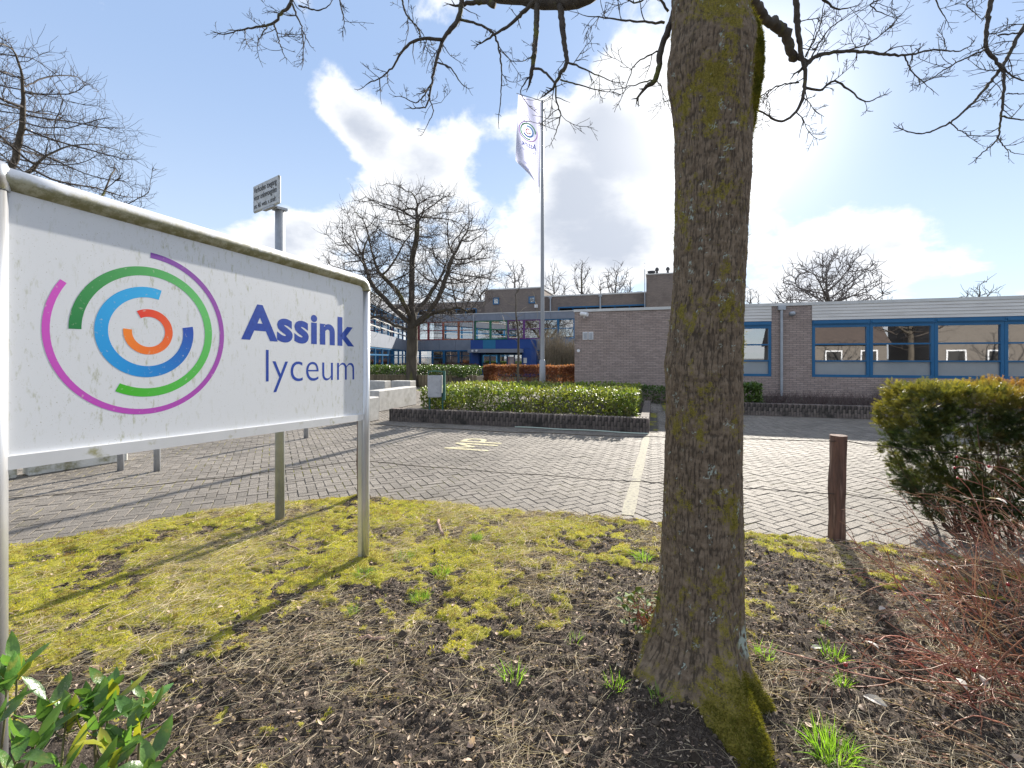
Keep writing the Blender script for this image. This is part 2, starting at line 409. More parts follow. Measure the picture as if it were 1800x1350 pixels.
keep = (cw[:, 1] > edge_y(cw[:, 0]) - 0.03) & (cw[:, 1] < 19.5) & (cw[:, 0] > -13.5) & (cw[:, 0] < 9.5)
keep &= ~((cw[:, 0] > PL_X0) & (cw[:, 0] < PL_X1) & (cw[:, 1] > PL_Y0 + .15) & (cw[:, 1] < PL_Y1))
keep &= ~((cw[:, 0] > 0.3) & (cw[:, 1] > 14.3))
# what the camera can see at all
Zc = cw @ FW; uc = (cw @ RT) / np.maximum(Zc, 0.1)
keep &= (Zc > 1.0) & (np.abs(uc) < 1.35)
cw = cw[keep]; ang = ang[keep]; Zc = Zc[keep]; uc = uc[keep]
rr = np.random.default_rng(3)
dz = rr.normal(0, 0.0016, len(cw)); tl = rr.normal(0, 0.006, (len(cw), 2)); da = rr.normal(0, 0.008, len(cw))
# the 300 that show largest
hid = (uc > 0.31) & (uc < 0.53)
score = np.where(hid, 99, Zc) + np.where(np.abs(uc) > 1.1, 50, 0) + np.where((uc < -1.0), 3, 0)
order = np.argsort(score); near = order[:300]; rest = order[300:]
pV, pQ, pT = rounded_box((-(L - GAP) / 2, -(Wd - GAP) / 2, -0.03), ((L - GAP) / 2, (Wd - GAP) / 2, 0.0), 0.004)
pme = mk_mesh('paver', pV, [pQ, pT]); pme.materials.append(M_paver_o)
for k in near:
    o = bpy.data.objects.new('paver', pme); C.objects.link(o); o.parent = pave
    o.location = (cw[k, 0] - LOC['pavement'][0], cw[k, 1] - LOC['pavement'][1], dz[k] - LOC['pavement'][2])
    o.rotation_euler = (tl[k, 0], tl[k, 1], ang[k] + da[k])
# rest: simple 5-face bricks in one mesh
hx, hy, bv = (L - GAP) / 2, (Wd - GAP) / 2, 0.004
tpl = np.array([(-hx, -hy, -0.02), (hx, -hy, -0.02), (hx, hy, -0.02), (-hx, hy, -0.02), (-hx + bv, -hy + bv, 0), (hx - bv, -hy + bv, 0), (hx - bv, hy - bv, 0), (-hx + bv, hy - bv, 0)])
tq = np.array([(4, 5, 6, 7), (0, 1, 5, 4), (1, 2, 6, 5), (2, 3, 7, 6), (3, 0, 4, 7)])
ca = np.cos(ang[rest] + da[rest]); sa = np.sin(ang[rest] + da[rest])
V = np.empty((len(rest), 8, 3))
V[:, :, 0] = ca[:, None] * tpl[None, :, 0] - sa[:, None] * tpl[None, :, 1] + cw[rest, 0][:, None]
V[:, :, 1] = sa[:, None] * tpl[None, :, 0] + ca[:, None] * tpl[None, :, 1] + cw[rest, 1][:, None]
V[:, :, 2] = tpl[None, :, 2] + dz[rest][:, None] + tl[rest, 0][:, None] * tpl[None, :, 0] + tl[rest, 1][:, None] * tpl[None, :, 1]
Q = (np.arange(len(rest)) * 8)[:, None, None] + tq[None]
obj('paver_field', V.reshape(-1, 3), [Q.reshape(-1, 4)], M_paver, pave, kind='stuff')

# painted line and lettering on the paving
M_line = mat('worn_road_paint', (0.37, 0.345, 0.265), (0.30, 0.28, 0.215), scale=40, rough=0.85, spec=.15, c3=(0.2, 0.185, 0.165), s3=22, t3=(0.48, 0.64))
M_ypaint = mat('worn_yellow_paint', (0.58, 0.52, 0.30), (0.48, 0.43, 0.25), scale=40, rough=0.7, c3=(0.27, 0.245, 0.2), s3=24, t3=(0.47, 0.62))
a0 = gnd(1103, 906); b0 = gnd(1137, 766)
dn = (b0 - a0)[:2]; dn /= np.linalg.norm(dn); pn = np.array([dn[1], -dn[0]]) * 0.062
nseg = 14; ts = np.linspace(0, 1, nseg)
LV = []
for tt in ts:
    c = a0[:2] + (b0 - a0)[:2] * tt; w = pn * (1 + 0.1 * math.sin(tt * 17))
    LV += [(c[0] - w[0], c[1] - w[1], 0.005), (c[0] + w[0], c[1] + w[1], 0.005)]
LQ = np.array([(2 * k, 2 * k + 1, 2 * k + 3, 2 * k + 2) for k in range(nseg - 1)])
pl = obj('painted_line', LV, LQ, M_line); tag(pl, 'worn cream painted line across the paving beside the tree trunk', 'road marking', kind='thing')

def text_mesh(body, offset=0.0, spacing=1.0, res=6):
    cu = bpy.data.curves.new('lettering', 'FONT'); cu.body = body; cu.offset = offset; cu.space_character = spacing; cu.resolution_u = res
    ob = bpy.data.objects.new('lettering_tmp', cu); C.objects.link(ob)
    dg = bpy.context.evaluated_depsgraph_get(); dg.update()
    me = bpy.data.meshes.new_from_object(ob.evaluated_get(dg))
    n = len(me.vertices); co = np.empty(n * 3, np.float32); me.vertices.foreach_get('co', co); co = co.reshape(-1, 3).astype(float)
    faces = {}
    for p in me.polygons: faces.setdefault(len(p.vertices), []).append(list(p.vertices))
    bpy.data.objects.remove(ob); bpy.data.meshes.remove(me)
    fl = []
    for k, v in faces.items():
        v = np.array(v)
        if k > 4:
            for q in v: fl += [[q[0], q[i], q[i + 1]] for i in range(1, k - 1)]
        else: fl.append(v) if False else fl.extend(v.tolist())
    tris = [f for f in fl if len(f) == 3]; quads = [f for f in fl if len(f) == 4]
    return co, tris, quads
def text_obj(name, body, M, parent, mapper, offset=0.0, spacing=1.0):
    """fits the lettering to the unit square and maps (u,v)->world"""
    co, tr, qu = text_mesh(body, offset, spacing)
    lo = co.min(0); hi = co.max(0)
    uv = (co[:, :2] - lo[:2]) / (hi[:2] - lo[:2])
    P = np.array([mapper(a, b) for a, b in uv])
    fs = []
    if tr: fs.append(np.array(tr))
    if qu: fs.append(np.array(qu))
    return obj(name, P, fs, M, parent)
t0 = gnd(781, 787.5); 
tx = np.array([0.0, 1.0]); ty = np.array([-1.0, 0.0])
near_y = gnd(850, 793)[1]; far_y = gnd(850, 772)[1]
lx = gnd(783, 787)[0]; rx = gnd(878, 782)[0]
mp_ = text_obj('yellow_letters', 'MP', M_ypaint, None, lambda u, v: np.array([rx + (lx - rx) * v, near_y + (far_y - near_y) * u, 0.005]), offset=0.0)
tag(mp_, 'yellow painted letters on the grey paving in front of the planter', 'road marking', kind='thing')

# the verge: soil bank with moss
MB_PTS = [gnd(*p) for p in [(-300, 1330), (20, 1235), (180, 1185), (300, 1130), (440, 1065), (560, 1045), (690, 1035), (820, 1070), (960, 1075), (1100, 1010), (1330, 1050), (1430, 1010), (1500, 985), (1560, 972), (1800, 1004)]]
MX = np.array([p[0] for p in MB_PTS]); MY = np.array([p[1] for p in MB_PTS]); _o = np.argsort(MX); MX = MX[_o]; MY = MY[_o]
def moss_amt(x, y):
    d = y - np.interp(x, MX, MY)
    n = fbm(x * 2.6, y * 2.6, 0, 4, 11) - 0.5; n2 = fbm(x * 13, y * 13, 0, 3, 12) - 0.5
    side = np.clip((x + 1.5) / 1.2, 0, 1) * 0.42       # thinner, drier moss towards the tree
    return np.clip((np.minimum(d, .55) * 0.8 + n * 2.3 + n2 * 2.6 - side) * 1.3 + 0.5, 0, 1)
def verge_z(x, y):
    ins = edge_y(x) - y
    lip = np.clip((ins + 0.05) / 0.10, 0, 1); lip = lip * lip * (3 - 2 * lip)
    m = moss_amt(x, y)
    z = -0.03 + lip * 0.05 + 0.05 * (fbm(x * 1.3, y * 1.3, 0, 3, 21) - 0.5) * lip
    z = z + lip * m * 0.034 * fbm(x * 11, y * 11, 0, 3, 31)
    rough_ = (1 - m) * lip
    z = z + rough_ * (0.045 * (fbm(x * 14, y * 14, 0, 3, 41) - 0.5) + 0.028 * (fbm(x * 55, y * 55, 0, 3, 51) - 0.5))
    # mound round the foot of the tree
    d2 = (x - TRX) ** 2 + (y - TRY) ** 2
    return z + lip * 0.05 * np.exp(-d2 / 0.16)
_t = gnd(1237, 1185); TRX, TRY = float(_t[0]), float(_t[1])
TRZ = depth(_t)

def soil_material():
    m, t, p, o = base_mat('verge_soil_and_moss')
    a = N(t, 'ShaderNodeAttribute', attribute_name='Col')
    co = N(t, 'ShaderNodeTexCoord').outputs['Object']
    n1 = N(t, 'ShaderNodeTexNoise', ins={'Scale': 60.0, 'Detail': 6.0, 'Roughness': 0.65}); lk(t, co, n1.inputs[0])
    n2 = N(t, 'ShaderNodeTexNoise', ins={'Scale': 240.0, 'Detail': 4.0, 'Roughness': 0.6}); lk(t, co, n2.inputs[0])
    n3 = N(t, 'ShaderNodeTexNoise', ins={'Scale': 7.0, 'Detail': 5.0}); lk(t, co, n3.inputs[0])
    soil = mixc(t, maprange(t, n1.outputs[0], 0.35, 0.65), (0.036, 0.028, 0.022), (0.095, 0.075, 0.06))
    soil = mixc(t, maprange(t, n2.outputs[0], 0.58, 0.72), soil, (0.33, 0.285, 0.24))
    moss = mixc(t, maprange(t, n3.outputs[0], 0.35, 0.65), (0.34, 0.31, 0.045), (0.22, 0.22, 0.03))
    moss = mixc(t, maprange(t, n1.outputs[0], 0.4, 0.7), moss, (0.36, 0.31, 0.06))
    s = N(t, 'ShaderNodeSeparateColor'); lk(t, a.outputs[0], s.inputs[0])
    mm = math_node(t, 'ADD', s.outputs[0], math_node(t, 'MULTIPLY', math_node(t, 'SUBTRACT', n1.outputs[0], 0.5), 0.9))
    f = maprange(t, mm, 0.35, 0.6)
    lk(t, mixc(t, f, soil, moss), p.inputs['Base Color']); p.inputs['Roughness'].default_value = 0.95; p.inputs['Specular IOR Level'].default_value = 0.2
    hgt = math_node(t, 'ADD', n1.outputs[0], math_node(t, 'MULTIPLY', n2.outputs[0], 0.5))
    b = N(t, 'ShaderNodeBump', ins={'Strength': 0.9, 'Distance': 0.012}); lk(t, hgt, b.inputs['Height']); lk(t, b.outputs[0], p.inputs['Normal'])
    return m
M_soil = soil_material()
# grid graded in distance from the camera
ys = np.concatenate([np.arange(-3, 1.2, 0.15), 1.2 + np.cumsum(np.linspace(0.009, 0.02, 330))]); ys = ys[ys < 5.9]
xs = np.concatenate([np.arange(-9, -4.2, 0.12), np.arange(-4.2, 2.8, 0.0145), np.arange(2.8, 6, 0.12)])
GX, GY = np.meshgrid(xs, ys)
GZ = verge_z(GX, GY)
nx, ny = len(xs), len(ys)
idx = np.arange(nx * ny).reshape(ny, nx)
Q = np.stack([idx[:-1, :-1], idx[:-1, 1:], idx[1:, 1:], idx[1:, :-1]], -1).reshape(-1, 4)
ins = (edge_y(GX) + 0.09 - GY).ravel()
Q = Q[(ins[Q] > 0).any(1)]
mcol = np.zeros((nx * ny, 3)); mcol[:, 0] = moss_amt(GX, GY).ravel()
verge = obj('verge', np.stack([GX, GY, GZ], -1).reshape(-1, 3), [Q], M_soil, smooth=True, col=mcol); tag(verge, kind='structure')

# --- generic scatter of blades (thin tapering strips of 2 segments)
def blades(P, D, Lh, W, bend, seg=2, r=rng):
    """P base (n,3), D unit direction (n,3), Lh length, W width, bend vector (n,3) added quadratically"""
    n = len(P)
    side = np.cross(D, r.normal(size=(n, 3))); side /= np.linalg.norm(side, axis=1, keepdims=True) + 1e-9
    V = []
    for k in range(seg + 1):
        t = k / seg
        c = P + D * (Lh[:, None] * t) + bend * (t * t)
        w = W * (1 - t) ** 0.7 if k < seg else W * 0
        if k < seg:
            V.append(c - side * w[:, None] / 2); V.append(c + side * w[:, None] / 2)
        else:
            V.append(c)
    V = np.stack(V, 1)                # n, 2*seg+1, 3
    m = 2 * seg + 1; b = np.arange(n)[:, None] * m
    Q = [b + np.array([[2 * k, 2 * k + 1, 2 * k + 3, 2 * k + 2]]) for k in range(seg - 1)]
    Tt = b + np.array([[2 * seg - 2, 2 * seg - 1, 2 * seg]])
    f = [np.concatenate(Q)] if Q else []
    return V.reshape(-1, 3), f + [Tt]
def unit(v): return v / (np.linalg.norm(v, axis=-1, keepdims=True) + 1e-12)

def sample_verge(n, x0=-5.6, x1=2.9, y0=1.25, y1=5.6, r=rng):
    x = r.uniform(x0, x1, n); y = r.uniform(y0, y1, n)
    k = y < edge_y(x) + 0.01
    Zd = x * FW[0] + y * FW[1]; u = (x * RT[0] + y * RT[1]) / np.maximum(Zd, .1)
    k &= (Zd > 1.2) & (np.abs(u) < 1.25)
    return x[k], y[k]
# moss: very short dense shoots
M_mossb = mat('moss_shoots', (0.50, 0.46, 0.06), (0.29, 0.33, 0.04), scale=11, rough=0.9, island=0.4, trans=0.35, spec=0.1, c3=(0.20, 0.135, 0.05), s3=8, t3=(.46, .60))
x, y = sample_verge(470000)
m = moss_amt(x, y); k = rng.random(len(x)) < np.clip(m * 1.15 - 0.12, 0, 1)
x, y, m = x[k], y[k], m[k]
n = len(x); P = np.stack([x, y, verge_z(x, y) - 0.002], 1)
D = unit(np.stack([rng.normal(0, .5, n), rng.normal(0, .5, n), np.ones(n)], 1))
V, f = blades(P, D, rng.uniform(0.006, 0.020, n), rng.uniform(0.003, 0.006, n), np.zeros((n, 3)), seg=1)
mo = obj('moss', V, f, M_mossb); tag(mo, 'yellow green moss carpet covering the verge along the paving', 'moss', kind='stuff')
# fine short grass growing through it
M_grass = mat('grass_blade', (0.17, 0.28, 0.04), (0.27, 0.34, 0.06), scale=3, rough=0.6, island=0.3, trans=0.4, spec=0.3)
x, y = sample_verge(60000)
dg_ = fbm(x * 3.1, y * 3.1, 0, 3, 77); k = (dg_ > 0.50) & (moss_amt(x, y) > .25) & (rng.random(len(x)) < 0.55)
x, y = x[k], y[k]; n = len(x); P = np.stack([x, y, verge_z(x, y) - 0.003], 1)
D = unit(np.stack([rng.normal(0, .45, n), rng.normal(0, .45, n), np.ones(n)], 1)); ln = rng.uniform(0.015, 0.045, n)
V, f = blades(P, D, ln, rng.uniform(0.0012, 0.0024, n), np.stack([rng.normal(0, .012, n), rng.normal(0, .012, n), -0.3 * ln], 1), seg=2)
gr = obj('short_grass', V, f, M_grass); tag(gr, 'sparse short green grass growing through the moss on the verge', 'grass', kind='stuff')
# dry straw: long pale blades lying about, in drifts
M_straw = mat('dry_straw', (0.62, 0.53, 0.38), (0.40, 0.33, 0.23), scale=4, rough=0.75, island=0.35, spec=0.25, trans=0.15)
x, y = sample_verge(150000)
sden = np.clip((fbm(x * 2.4, y * 2.4, 0, 3, 91) - 0.47) * 5, 0, 1)
for (bx, by, br) in ((470, 1150, .34), (560, 1090, .32), (250, 1170, .45), (950, 1000, .4), (650, 1180, .3), (330, 1060, .4), (720, 1110, .25)):
    c = gnd(bx, by); sden = np.maximum(sden, 1.1 * np.exp(-((x - c[0]) ** 2 + (y - c[1]) ** 2) / (br * br * .5)))
k = rng.random(len(x)) < sden * 0.75 + 0.06
x, y = x[k], y[k]; n = len(x)
P = np.stack([x, y, verge_z(x, y) + rng.uniform(0.0, 0.014, n)], 1)
aa = rng.normal(0.9, 0.75, n) + np.where(rng.random(n) < .5, math.pi, 0); el = np.abs(rng.normal(0.06, 0.13, n))
D = np.stack([np.cos(aa) * np.cos(el), np.sin(aa) * np.cos(el), np.sin(el)], 1); ln = rng.uniform(0.04, 0.19, n)
V, f = blades(P, D, ln, rng.uniform(0.0012, 0.0030, n), np.stack([rng.normal(0, .045, n), rng.normal(0, .045, n), -ln * np.sin(el) * 0.95], 1), seg=4)
st = obj('dry_straw', V, f, M_straw); tag(st, 'pale dry grass stalks lying matted over the verge', 'straw', kind='stuff')
# fine fibres and rootlets in the soil
M_fib = mat('rootlet_fibres', (0.34, 0.27, 0.21), (0.18, 0.135, 0.10), scale=4, rough=0.85, island=0.5, spec=0.2)
x, y = sample_verge(70000, y1=4.6)
k = rng.random(len(x)) < np.clip(1.0 - 0.6 * moss_amt(x, y), 0, 1) * 0.6; x, y = x[k], y[k]; n = len(x)
P = np.stack([x, y, verge_z(x, y) + rng.uniform(0.0, 0.008, n)], 1); aa = rng.uniform(0, 6.28, n); el = np.abs(rng.normal(0.05, 0.25, n))
D = np.stack([np.cos(aa) * np.cos(el), np.sin(aa) * np.cos(el), np.sin(el)], 1); ln = rng.uniform(0.012, 0.06, n)
V, f = blades(P, D, ln, rng.uniform(0.0008, 0.0022, n), np.stack([rng.normal(0, .012, n), rng.normal(0, .012, n), -ln * np.sin(el)], 1), seg=2)
fb_ = obj('rootlet_fibres', V, f, M_fib); tag(fb_, 'short brown fibres and rootlets matted over the bare soil', 'plant litter', kind='stuff')
# soil crumbs
M_clod = mat('soil_crumbs', (0.045, 0.035, 0.027), (0.105, 0.083, 0.064), scale=18, rough=0.95, island=0.5, spec=0.15)
ico = np.array([(0, 0, 1), (.894, 0, .447), (.276, .851, .447), (-.724, .526, .447), (-.724, -.526, .447), (.276, -.851, .447), (.724, .526, -.447), (-.276, .851, -.447), (-.894, 0, -.447), (-.276, -.851, -.447), (.724, -.526, -.447), (0, 0, -1)])
icf = np.array([(0, 1, 2), (0, 2, 3), (0, 3, 4), (0, 4, 5), (0, 5, 1), (1, 6, 2), (2, 7, 3), (3, 8, 4), (4, 9, 5), (5, 10, 1), (6, 7, 2), (7, 8, 3), (8, 9, 4), (9, 10, 5), (10, 6, 1), (11, 7, 6), (11, 8, 7), (11, 9, 8), (11, 10, 9), (11, 6, 10)])
def lumps(P, S, r=rng):
    n = len(P); V = ico[None] * (1 + r.normal(0, .22, (n, 12, 1)))
    V = V * (S[:, None, None] * r.uniform(.6, 1.3, (n, 1, 3))) + P[:, None, :]
    return V.reshape(-1, 3), [(np.arange(n)[:, None, None] * 12 + icf[None]).reshape(-1, 3)]
x, y = sample_verge(60000, y1=4.4)
k = rng.random(len(x)) < np.clip(0.95 - moss_amt(x, y) * 1.2, 0, 1) * np.clip(2.2 / np.maximum(x * FW[0] + y * FW[1], 1), 0.2, 1)
x, y = x[k][:17000], y[k][:17000]; n = len(x)
V, f = lumps(np.stack([x, y, verge_z(x, y) + 0.001], 1), np.exp(rng.normal(-5.35, 0.5, n)))
cl = obj('soil_crumbs', V, f, M_clod); tag(cl, 'crumbly dark soil on the bare part of the verge', 'soil', kind='stuff')
# bark chips and small dead leaves
M_chip = mat('wood_litter', (0.30, 0.22, 0.16), (0.16, 0.11, 0.08), scale=12, rough=0.85, island=0.55, spec=0.2)
M_dead = mat('dead_leaf', (0.50, 0.40, 0.31), (0.30, 0.21, 0.15), scale=8, rough=0.7, island=0.5, spec=0.3, trans=0.2)
def leaf_shapes(P, D, Up, Ln, Wd_, curl, r=rng):
    """leaf: midrib of 5 points, folded; P base, D direction, Up normal"""
    n = len(P); S = unit(np.cross(D, Up)); Nn = unit(np.cross(S, D))
    ws = np.array([0.08, 0.85, 1.0, 0.7, 0.0]); ts = np.array([0, 0.28, 0.52, 0.78, 1.0])
    L_, R_, Mi = [], [], []
    for t, w in zip(ts, ws):
        c = P + D * (Ln * t)[:, None] + Nn * (curl * Ln * (t - t * t * 1.6))[:, None]
        e = S * (Wd_ * 0.5 * w)[:, None]; lift = Nn * (Wd_ * 0.14 * w)[:, None]
        Mi.append(c); L_.append(c - e + lift); R_.append(c + e + lift)
    V = np.stack([v for k in range(5) for v in (L_[k], Mi[k], R_[k])], 1)   # n,15,3
    q = []
    for k in range(4):
        a = 3 * k; q += [(a, a + 1, a + 4, a + 3), (a + 1, a + 2, a + 5, a + 4)]
    Q = (np.arange(n)[:, None, None] * 15 + np.array(q)[None]).reshape(-1, 4)
    return V.reshape(-1, 3), [Q]
x, y = sample_verge(9000)
k = rng.random(len(x)) < np.clip(1.05 - 0.75 * moss_amt(x, y), 0, 1); x, y = x[k], y[k]; n = len(x)
P = np.stack([x, y, verge_z(x, y) + 0.006], 1); a = rng.uniform(0, 6.28, n)
D = unit(np.stack([np.cos(a), np.sin(a), rng.normal(0, .25, n)], 1)); Up = unit(np.stack([rng.normal(0, .45, n), rng.normal(0, .45, n), np.ones(n)], 1))
ln = np.minimum(np.exp(rng.normal(-3.95, 0.4, n)), .05); V, f = leaf_shapes(P, D, Up, ln, ln * rng.uniform(.3, .75, n), rng.normal(0, .35, n))
V2, f2 = V, f
x, y = sample_verge(60000, y1=4.8); k = rng.random(len(x)) < np.clip(0.8 - 0.55 * moss_amt(x, y), 0, 1); x, y = x[k], y[k]; n = len(x)
P = np.stack([x, y, verge_z(x, y) + 0.003], 1); a = rng.uniform(0, 6.28, n); D = unit(np.stack([np.cos(a), np.sin(a), rng.normal(0, .35, n)], 1))
V, f = blades(P, D, rng.uniform(.005, .018, n), rng.uniform(.004, .009, n), rng.normal(0, .003, (n, 3)), seg=2)
cr = obj('litter_crumbs', V, f, M_dead); tag(cr, 'tiny pale leaf crumbs strewn over the verge', 'leaf litter', kind='stuff')
V, f = V2, f2
dl = obj('leaf_litter', V, f, M_dead); tag(dl, 'small brown dead leaves scattered over the verge', 'leaf litter', kind='stuff')
x, y = sample_verge(3600); n = len(x)
k = rng.random(n) < np.clip(1.0 - 0.8 * moss_amt(x, y), 0, 1); x, y = x[k], y[k]; n = len(x)
P = np.stack([x, y, verge_z(x, y) + 0.005], 1); a = rng.uniform(0, 6.28, n); ln = np.minimum(np.exp(rng.normal(-3.8, 0.45, n)), .06)
D = unit(np.stack([np.cos(a), np.sin(a), rng.normal(0, .15, n)], 1)); V = []
mb = MB()
for i in range(n):
    s_ = unit(np.cross(D[i], (0, 0, 1.0))); w = rng.uniform(.0012, .0035)
    mb.obox(P[i], D[i] * ln[i] / 2, s_ * w, np.cross(s_, D[i]) * w * rng.uniform(.4, 1))
wc = mb.build('wood_chips', M_chip); tag(wc, 'small wood chips and twig bits strewn on the bare soil', 'wood chips', kind='stuff')
# a few sticks big enough to pick out
M_stick = mat('bare_stick', (0.33, 0.22, 0.17), (0.2, 0.13, 0.1), scale=20, rough=0.85, bump=0.5)
for i, (ax_, ay_, bx_, by_, rd, lab) in enumerate([(630, 1128, 676, 1134, .011, 'short pinkish bark stick lying on soil left of centre'), (500, 962, 528, 975, .007, 'thin dark stick lying on moss below the notice pole'),
                                   (1330, 1003, 1368, 998, .006, 'dark forked stick on moss right of the trunk'), (770, 925, 778, 948, .014, 'gnarled bit of root poking out of the moss')]):
    A = gnd(ax_, ay_); B = gnd(bx_, by_); pts = np.array([A + (B - A) * t for t in np.linspace(0, 1, 7)])
    pts[:, 2] = verge_z(pts[:, 0], pts[:, 1]) + rd * .9; pts[:, :2] += rng.normal(0, .004, (7, 2))
    V, Q_, T_ = tube_np(pts, rd * rng.uniform(.75, 1.1, 7), 7)
    o = obj('stick', V, [Q_, T_], M_stick, smooth=True); tag(o, lab, 'stick', 'sticks lying on the verge')
# grass tufts one can pick out
def tuft(px, py, h, n, spread, label, M=None, wd=0.004):
    c = gnd(px, py); c[2] = verge_z(c[0], c[1]) - 0.004
    r = np.random.default_rng(int(px * 7 + py))
    a = r.uniform(0, 6.28, n); rd = spread * 0.45 * np.sqrt(r.random(n))
    P = np.stack([c[0] + np.cos(a) * rd, c[1] + np.sin(a) * rd, np.full(n, c[2])], 1)
    lean = r.uniform(.05, .75, n) * (0.4 + rd / (spread * .45 + 1e-6)); a2 = a + r.normal(0, .6, n)
    D = unit(np.stack([np.cos(a2) * lean, np.sin(a2) * lean, np.ones(n)], 1)); ln = h * r.uniform(.45, 1.1, n)
    bend = np.stack([np.cos(a2) * ln * .35 * lean, np.sin(a2) * ln * .35 * lean, -ln * .45 * lean], 1)
    V, f = blades(P, D, ln, r.uniform(.6, 1.2, n) * wd, bend, seg=4, r=r)
    o = obj('grass_tuft', V, f, M or M_tuft); tag(o, label, 'grass tuft', 'grass tufts on the verge'); return o
M_tuft = mat('lush_grass_blade', (0.16, 0.33, 0.03), (0.26, 0.42, 0.06), scale=3, rough=0.45, island=0.25, trans=0.45, spec=0.4)
M_tuft2 = mat('fine_grass_blade', (0.13, 0.27, 0.04), (0.22, 0.33, 0.06), scale=3, rough=0.5, island=0.25, trans=0.4, spec=0.3)
tuft(1462, 1335, 0.125, 190, 0.17, 'lush bright green grass tuft at the bottom edge right of the trunk', wd=.0055)
tuft(1465, 1160, 0.10, 46, 0.11, 'loose green grass tuft halfway between the trunk and the thorny bush', wd=.005)
tuft(1480, 1215, 0.09, 50, 0.06, 'small fading grass tuft just above the lush bottom tuft', wd=.003)
tuft(1345, 1172, 0.085, 42, 0.10, 'green grass tuft hard against the right side of the trunk', wd=.004)
tuft(1450, 1112, 0.055, 60, 0.035, 'tiny dense grass tuft on the soil behind the loose tuft', M_tuft2, .0027)
tuft(1130, 990, 0.10, 90, 0.14, 'spreading grass tuft on the moss just left of the trunk', wd=.004)
tuft(838, 958, 0.085, 150, 0.08, 'round fine tuft standing alone on the moss in the middle', M_tuft2, .0027)
tuft(775, 1012, 0.08, 110, 0.13, 'fine green tuft nearest below the round one', M_tuft2, .0027)
tuft(738, 1060, 0.08, 110, 0.13, 'fine tuft at the lower edge of the moss in the middle', M_tuft2, .0027)
tuft(640, 1020, 0.08, 130, 0.16, 'fine tuft at the foot of the big signboard post', M_tuft2, .0027)
tuft(710, 985, 0.075, 120, 0.16, 'fine tuft a step to the right of the signboard post', M_tuft2, .0027)
tuft(620, 1082, 0.06, 60, 0.07, 'thin grass tuft on soil below the signboard post', M_tuft2, .0025)
tuft(905, 1200, 0.09, 40, 0.12, 'straggling grass tuft on bare soil in the bottom middle', wd=.004)
tuft(1080, 1218, 0.085, 44, 0.10, 'grass tuft in the shade at the left foot of the trunk', wd=.004)
tuft(1160, 1245, 0.075, 30, 0.09, 'shaded thin tuft directly before the trunk', wd=.0035)
tuft(1010, 1135, 0.06, 30, 0.1, 'low pale tuft on litter left of the trunk', wd=.003)

# ------------------------------------------------------------------ tree builder (space colonisation)
def colonise(base, trunk_pts, attract, step, kill, infl, r, iters=140, tropism=(0, 0, 0.0), jitter=0.18, par0=None):
    """returns nodes, parents"""
    nodes = [np.array(p, float) for p in trunk_pts]; par = list(par0) if par0 is not None else [-1] + list(range(len(trunk_pts) - 1))
    A = np.asarray(attract, float); alive = np.ones(len(A), bool)
    Pn = np.array(nodes)
    dist = np.full(len(A), 1e9); near = np.zeros(len(A), int)
    for i in range(len(Pn)):
        d = np.linalg.norm(A - Pn[i], axis=1); k = d < dist; dist[k] = d[k]; near[k] = i
    nodes = [*Pn]
    for it in range(iters):
        act = alive & (dist < infl)
        if not act.any():
            if not alive.any(): break
            j = np.where(alive)[0][np.argmin(dist[alive])]; act = np.zeros(len(A), bool); act[j] = True
        src = near[act]; vec = unit(A[act] - np.array(nodes)[src])
        us, inv = np.unique(src, return_inverse=True)
        acc = np.zeros((len(us), 3)); np.add.at(acc, inv, vec)
        acc = unit(acc + r.normal(0, jitter, acc.shape) + np.array(tropism)); newp = np.array(nodes)[us] + acc * step
        st = len(nodes)
        for u_, q in zip(us, newp): nodes.append(q); par.append(int(u_))
        live = np.where(alive)[0]
        d = np.linalg.norm(A[live][:, None, :] - newp[None], axis=2); mi = d.argmin(1); md = d[np.arange(len(live)), mi]
        k = md < dist[live]; dist[live[k]] = md[k]; near[live[k]] = st + mi[k]
        alive &= dist > kill
        if len(nodes) > 26000: break
    return np.array(nodes), np.array(par)
def smooth_poly(pts, n):
    P = np.array(pts, float); d = np.r_[0, np.cumsum(np.linalg.norm(np.diff(P, axis=0), axis=1))]; t = np.linspace(0, d[-1], n); out = np.zeros((n, 3))
    Pp = np.vstack([2 * P[0] - P[1], P, 2 * P[-1] - P[-2]])
    for k, tt in enumerate(t):
        i = min(max(np.searchsorted(d, tt) - 1, 0), len(P) - 2); u = (tt - d[i]) / (d[i + 1] - d[i] + 1e-9)
        a, b, c, e = Pp[i], Pp[i + 1], Pp[i + 2], Pp[i + 3]
        out[k] = .5 * (2 * b + (c - a) * u + (2 * a - 5 * b + 4 * c - e) * u * u + (3 * b - a - 3 * c + e) * u ** 3)
    return out
def chains_of(nodes, par, tip_r, expo, r, rmax=None):
    n = len(nodes); kids = [[] for _ in range(n)]
    for i in range(1, n):
        if par[i] >= 0: kids[par[i]].append(i)
    rad = np.zeros(n)
    for i in range(n - 1, -1, -1):
        rad[i] = tip_r if not kids[i] else sum(rad[k] ** expo for k in kids[i]) ** (1 / expo)
    if rmax: rad *= 1.0; sc = (rmax / rad[0]); rad = tip_r + (rad - tip_r) * (rmax - tip_r) / (rad[0] - tip_r)
    out = []; stack = [(0, None)]
    while stack:
        s, p = stack.pop(); ch = [] if p is None else [p]; c = s
        while True:
            ch.append(c)
            if not kids[c]: break
            ks = sorted(kids[c], key=lambda k: -rad[k])
            for k in ks[1:]: stack.append((k, c))
            c = ks[0]
        rr_ = rad[ch].copy()
        if p is not None: rr_[0] = min(rr_[0], rr_[1] * 1.25)
        out.append((nodes[ch], rr_))
    return out
